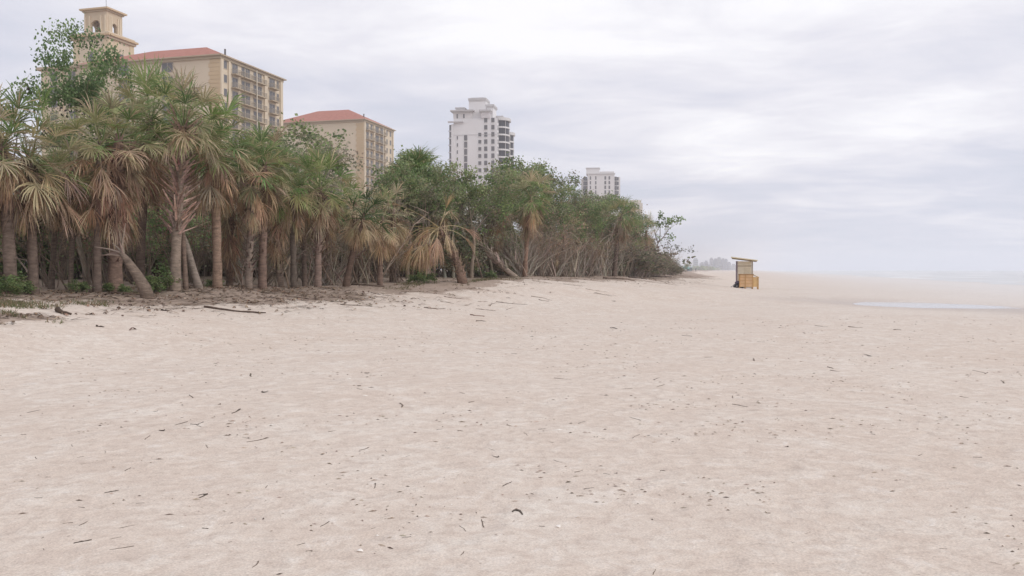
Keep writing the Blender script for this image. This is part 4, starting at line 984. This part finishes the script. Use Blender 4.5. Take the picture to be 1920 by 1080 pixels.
# ------------------------------------------------------------------ beach hut
def hut():
    Y = 76.; g = at(1394, Y); root = empty('beach_hut', g, -.22); tag(root, 'narrow cream beach kiosk with a thin sloping roof', 'kiosk'); u = Y/F
    CR = (.78, .70, .55)
    m_ = MB(); m_.box((-.52, -.5, .12), (.64, .62, 2.3), CR); m_.box((-.56, -.54, .06), (.68, .66, .119), (.3, .25, .2)); m_.build('wall', MAT['ply'], root)
    m_ = MB(); m_.box((-.50, -.53, 1.82), (.62, -.502, 1.98), (.58, .5, .38)); m_.build('fascia', MAT['ply'], root)
    for x, y in ((-.62, -.58), (.655, -.56), (-.62, .64)):
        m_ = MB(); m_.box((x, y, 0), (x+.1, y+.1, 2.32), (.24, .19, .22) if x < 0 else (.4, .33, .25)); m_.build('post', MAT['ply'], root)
    m_ = MB(); fr_ = lambda x, y, z: (x, y, z + 2.52 - .13*x); m_.box((-1.02, -1.1, -.05), (1.12, 1.1, .03), (.72, .64, .44), fr_); m_.build('roof', MAT['ply'], root)
    m_ = MB()
    for y in (-1.0, -.35, .35, .95): m_.box((-.95, y, -.13), (1.05, y+.05, -.052), (.3, .22, .14), fr_)
    m_.build('rafter_slats', MAT['ply'], root)
    m_ = MB(); m_.box((.0, -.52, .2), (.5, -.503, 1.75), (.66, .58, .44)); o = m_.build('door', MAT['ply'], root)
    m_ = MB(); m_.tube([(.06, -.56, 1.0), (.06, -.56, 1.15)], [.02, .02], k=6); m_.build('handle', MAT['metal'], o)
    # orange storage counter standing in front
    g2 = at(1403, Y-1.8); c2 = empty('storage_chest', g2, -.18); tag(c2, 'orange-brown wooden chest on short legs in front of the beach kiosk', 'chest')
    OR = (.68, .46, .22)
    m_ = MB(); m_.box((-.72, -.4, .16), (.35, .4, 1.16), (.66, .44, .25)); m_.box((.351, -.38, .16), (.78, .38, .98), OR); m_.build('body', MAT['ply'], c2)
    m_ = MB(); m_.box((-.78, -.46, 1.161), (.40, .46, 1.23), (.33, .19, .08)); m_.build('lid', MAT['ply'], c2)
    fr3 = lambda x, y, z: (x, y, z-.45*(x-.4)); m_ = MB(); m_.box((.402, -.42, 1.14), (.84, .42, 1.18), (.62, .45, .22), fr3); m_.build('sloping_lid', MAT['ply'], c2)
    for x in (-.76, -.30, .30, .74):
        for y in (-.44, .38): m_ = MB(); m_.box((x, y, -.05), (x+.07, y+.05, 1.15 if x < .7 else .98), (.50, .30, .13)); m_.build('leg', MAT['ply'], c2)
    for z in (.42, .68, .93):
        m_ = MB(); m_.box((-.66, -.43, z), (.34, -.403, z+.03), (.54, .31, .14)); m_.build('panel_slat', MAT['ply'], c2)
    # rolled dark bundle with a wheel, trailer hitch
    g3 = at(1385, Y-1.5); c3 = empty('beach_cart', g3, 0); tag(c3, 'low dark cart with wheels parked at the foot of the kiosk', 'cart'); D_ = (.10, .085, .13)
    m_ = MB(); m_.tube([(-.28, 0, .38), (-.1, 0, .42), (.15, 0, .40), (.34, 0, .34)], [.13, .17, .16, .1], D_, 10, True, .15, random.Random(1)); m_.build('bundle', MAT['fabric'], c3, True)
    for x in (-.22, .26):
        for y in (-.24, .24):
            m_ = MB(); n = 16; m_.tube([(x, y-.05, .16), (x, y+.05, .16)], [.17, .17], (.05, .05, .06), n); o = m_.build('wheel', MAT['fabric'], c3); m_ = MB(); m_.tube([(x, y-.06, .16), (x, y+.06, .16)], [.06, .06], k=8); m_.build('hub', MAT['metal'], o)
    m_ = MB(); m_.box((-.4, -.18, .2), (.4, .18, .27), (.14, .12, .15)); m_.tube([(-.38, 0, .24), (-.62, -.05, .1), (-.72, -.05, .02)], [.025]*3, (.2, .2, .22), 6); m_.build('chassis', MAT['metal'], c3)
hut()

# far umbrella, tent and person
def far_things():
    Y = 420.
    g = at(1287, Y); r0 = empty('beach_umbrella', g); tag(r0, 'pale teal domed beach umbrella far off at the tip of the dune scrub', 'umbrella')
    m_ = MB(); n = 12; TE = (.22, .45, .46)
    for j in range(5):
        for i in range(n):
            a0, a1 = 2*math.pi*i/n, 2*math.pi*(i+1)/n; e0, e1 = math.pi/2*j/5, math.pi/2*(j+1)/5
            q = lambda a, e: (1.7*math.cos(e)*math.cos(a), 1.7*math.cos(e)*math.sin(a), 1.1+1.7*math.sin(e))
            m_.face([q(a0, e0), q(a1, e0), q(a1, e1), q(a0, e1)], vary(TE, random, .05))
    m_.build('canopy', MAT['fabric'], r0, True); m_ = MB(); m_.tube([(0, 0, -.2), (0, 0, 2.7)], [.03, .03], k=6); m_.build('pole', MAT['metal'], r0)
    g = at(1293.5, Y); r0 = empty('beach_tent', g); tag(r0, 'pale grey-blue beach tent next to the far teal umbrella', 'tent')
    m_ = MB(); m_.box((-1.2, -1.2, 1.6), (1.2, 1.2, 2.0), (.45, .52, .54)); m_.face([(-1.25, -1.25, 2.0), (1.25, -1.25, 2.0), (0, 0, 3.1)], (.5, .56, .57)); m_.face([(1.25, -1.25, 2.0), (1.25, 1.25, 2.0), (0, 0, 3.1)], (.5, .56, .57)); m_.face([(1.25, 1.25, 2.0), (-1.25, 1.25, 2.0), (0, 0, 3.1)], (.5, .56, .57)); m_.face([(-1.25, 1.25, 2.0), (-1.25, -1.25, 2.0), (0, 0, 3.1)], (.5, .56, .57)); m_.box((-1.2, 1.0, .1), (1.2, 1.1, 1.6), (.4, .47, .5)); m_.build('canopy', MAT['fabric'], r0)
    for x in (-1.1, 1.1):
        for y in (-1.1, .9): m_ = MB(); m_.tube([(x, y, -.1), (x, y, 1.6)], [.05, .05], (.4, .4, .4), 6); m_.build('leg', MAT['metal'], r0)
    # person walking, a continuous skinned body
    g = at(1304.5, 430); V = [(0, 0, .95), (0, 0, 1.15), (0, 0, 1.40), (0, -.01, 1.52), (0, -.02, 1.64), (0, -.02, 1.76), (-.19, 0, 1.40), (-.24, .03, 1.12), (-.22, -.06, .86), (.19, 0, 1.40), (.24, -.04, 1.12), (.22, .06, .86), (-.10, 0, .9), (-.11, -.08, .5), (-.11, .02, .08), (-.11, -.12, .04), (.10, 0, .9), (.11, .10, .5), (.11, .20, .10), (.11, .08, .04)]
    E = [(0, 1), (1, 2), (2, 3), (3, 4), (4, 5), (2, 6), (6, 7), (7, 8), (2, 9), (9, 10), (10, 11), (0, 12), (12, 13), (13, 14), (14, 15), (0, 16), (16, 17), (17, 18), (18, 19)]
    rad = [.13, .12, .14, .055, .09, .07, .06, .045, .035, .06, .045, .035, .09, .06, .04, .03, .09, .06, .04, .03]
    me = bpy.data.meshes.new('person'); me.from_pydata(V, E, []); me.materials.append(M('dark_clothing', (.09, .08, .09), .9, .1, 3))
    o = link('person', me); o.location = g; sk_ = o.modifiers.new('skin', 'SKIN'); ss = o.modifiers.new('sub', 'SUBSURF'); ss.levels = ss.render_levels = 1
    for v, r in zip(me.skin_vertices[0].data, rad): v.radius = (r, r)
    me.skin_vertices[0].data[0].use_root = True
    tag(o, 'person in dark clothing standing far off on the open sand by the tents', 'person')
far_things()

# ------------------------------------------------------------------ haze
mb = MB(); mb.box((-4900, -700, -3.5), (4900, 4900, 82))
m, nt, out = nodes('haze'); v = N(nt, 'ShaderNodeVolumePrincipled'); v.inputs['Density'].default_value = .00038; v.inputs['Color'].default_value = (.93, .95, 1, 1); v.inputs['Anisotropy'].default_value = 0.1
nt.links.new(v.outputs[0], out.inputs['Volume'])
tag(mb.build('haze', m), 'thin pale sea haze', kind='stuff')

# ------------------------------------------------------------------ sky and sun
w = bpy.data.worlds.new('World'); S.world = w; w.use_nodes = True; nt = w.node_tree; nt.nodes.clear(); L = nt.links.new
out = N(nt, 'ShaderNodeOutputWorld'); bg = N(nt, 'ShaderNodeBackground'); bg.inputs['Strength'].default_value = .1
SUN_EL, SUN_AZ = R(40), R(118)      # azimuth from +Y towards +X
sky = N(nt, 'ShaderNodeTexSky'); sky.sky_type = 'NISHITA'; sky.sun_disc = False; sky.sun_elevation = SUN_EL; sky.sun_rotation = SUN_AZ
tc = N(nt, 'ShaderNodeTexCoord').outputs['Generated']
sp = N(nt, 'ShaderNodeSeparateXYZ'); L(tc, sp.inputs[0])
def mth(op, a, b=None):
    n = N(nt, 'ShaderNodeMath', operation=op)
    for i, x in enumerate((a, b)):
        if x is None: continue
        if hasattr(x, 'links'): L(x, n.inputs[i])
        else: n.inputs[i].default_value = x
    return n.outputs[0]
dz = mth('ADD', mth('MAXIMUM', sp.outputs[2], 0.0), .10)
cb = N(nt, 'ShaderNodeCombineXYZ'); L(mth('DIVIDE', sp.outputs[0], dz), cb.inputs[0]); L(mth('DIVIDE', sp.outputs[1], dz), cb.inputs[1])
mp = N(nt, 'ShaderNodeMapping'); mp.inputs['Rotation'].default_value = (0, 0, .35); mp.inputs['Scale'].default_value = (.8, 1.0, 1); mp.inputs['Location'].default_value = (3.1, 1.7, 0); L(cb.outputs[0], mp.inputs['Vector'])
n1 = noise_tex(nt, mp.outputs[0], .55, 6, .52, .35); n2 = noise_tex(nt, mp.outputs[0], 1.7, 6, .58, .5)
f = mth('ADD', mth('MULTIPLY', n1, .68), mth('MULTIPLY', n2, .32))
zf = N(nt, 'ShaderNodeMapRange'); zf.inputs['From Min'].default_value = 0.0; zf.inputs['From Max'].default_value = .32; zf.inputs['To Min'].default_value = -.07; zf.inputs['To Max'].default_value = .075; L(sp.outputs[2], zf.inputs['Value'])
f = mth('ADD', f, zf.outputs[0])
cr = N(nt, 'ShaderNodeValToRGB'); L(f, cr.inputs[0]); e = cr.color_ramp.elements
e[0].position = .38; e[0].color = (.66, .69, .80, 1); e[1].position = .63; e[1].color = (1.06, 1.05, 1.08, 1)
x = e.new(.46); x.color = (.74, .75, .85, 1); x = e.new(.55); x.color = (.89, .88, .945, 1)
sc = N(nt, 'ShaderNodeVectorMath', operation='SCALE'); sc.inputs['Scale'].default_value = 10.0; L(cr.outputs[0], sc.inputs[0])
c = mix(nt, .04, sc.outputs[0], sky.outputs[0])
L(c, bg.inputs['Color']); L(bg.outputs[0], out.inputs['Surface'])
sl = bpy.data.lights.new('sun', 'SUN'); sl.energy = 1.3; sl.angle = R(28); sl.color = (1, .96, .9)
so = link('sun', sl); sd = Vector((math.sin(SUN_AZ)*math.cos(SUN_EL), math.cos(SUN_AZ)*math.cos(SUN_EL), math.sin(SUN_EL)))
so.rotation_euler = (-sd).to_track_quat('-Z', 'Y').to_euler()

# ------------------------------------------------------------------ camera
cam = bpy.data.cameras.new('camera'); co = link('camera', cam); cam.sensor_width = 36; cam.lens = F/1920*36; cam.clip_end = 12000; cam.clip_start = .1
co.location = (0, 0, EYE); co.rotation_euler = (R(90)-math.atan(34/F), 0, 0)
S.camera = co
S.view_settings.view_transform = 'Standard'; S.view_settings.look = 'None'; S.view_settings.exposure = 0; S.view_settings.gamma = 1
S.cycles.max_bounces = 6; S.cycles.diffuse_bounces = 5; S.cycles.transmission_bounces = 2; S.cycles.volume_bounces = 1; S.cycles.use_denoising = True
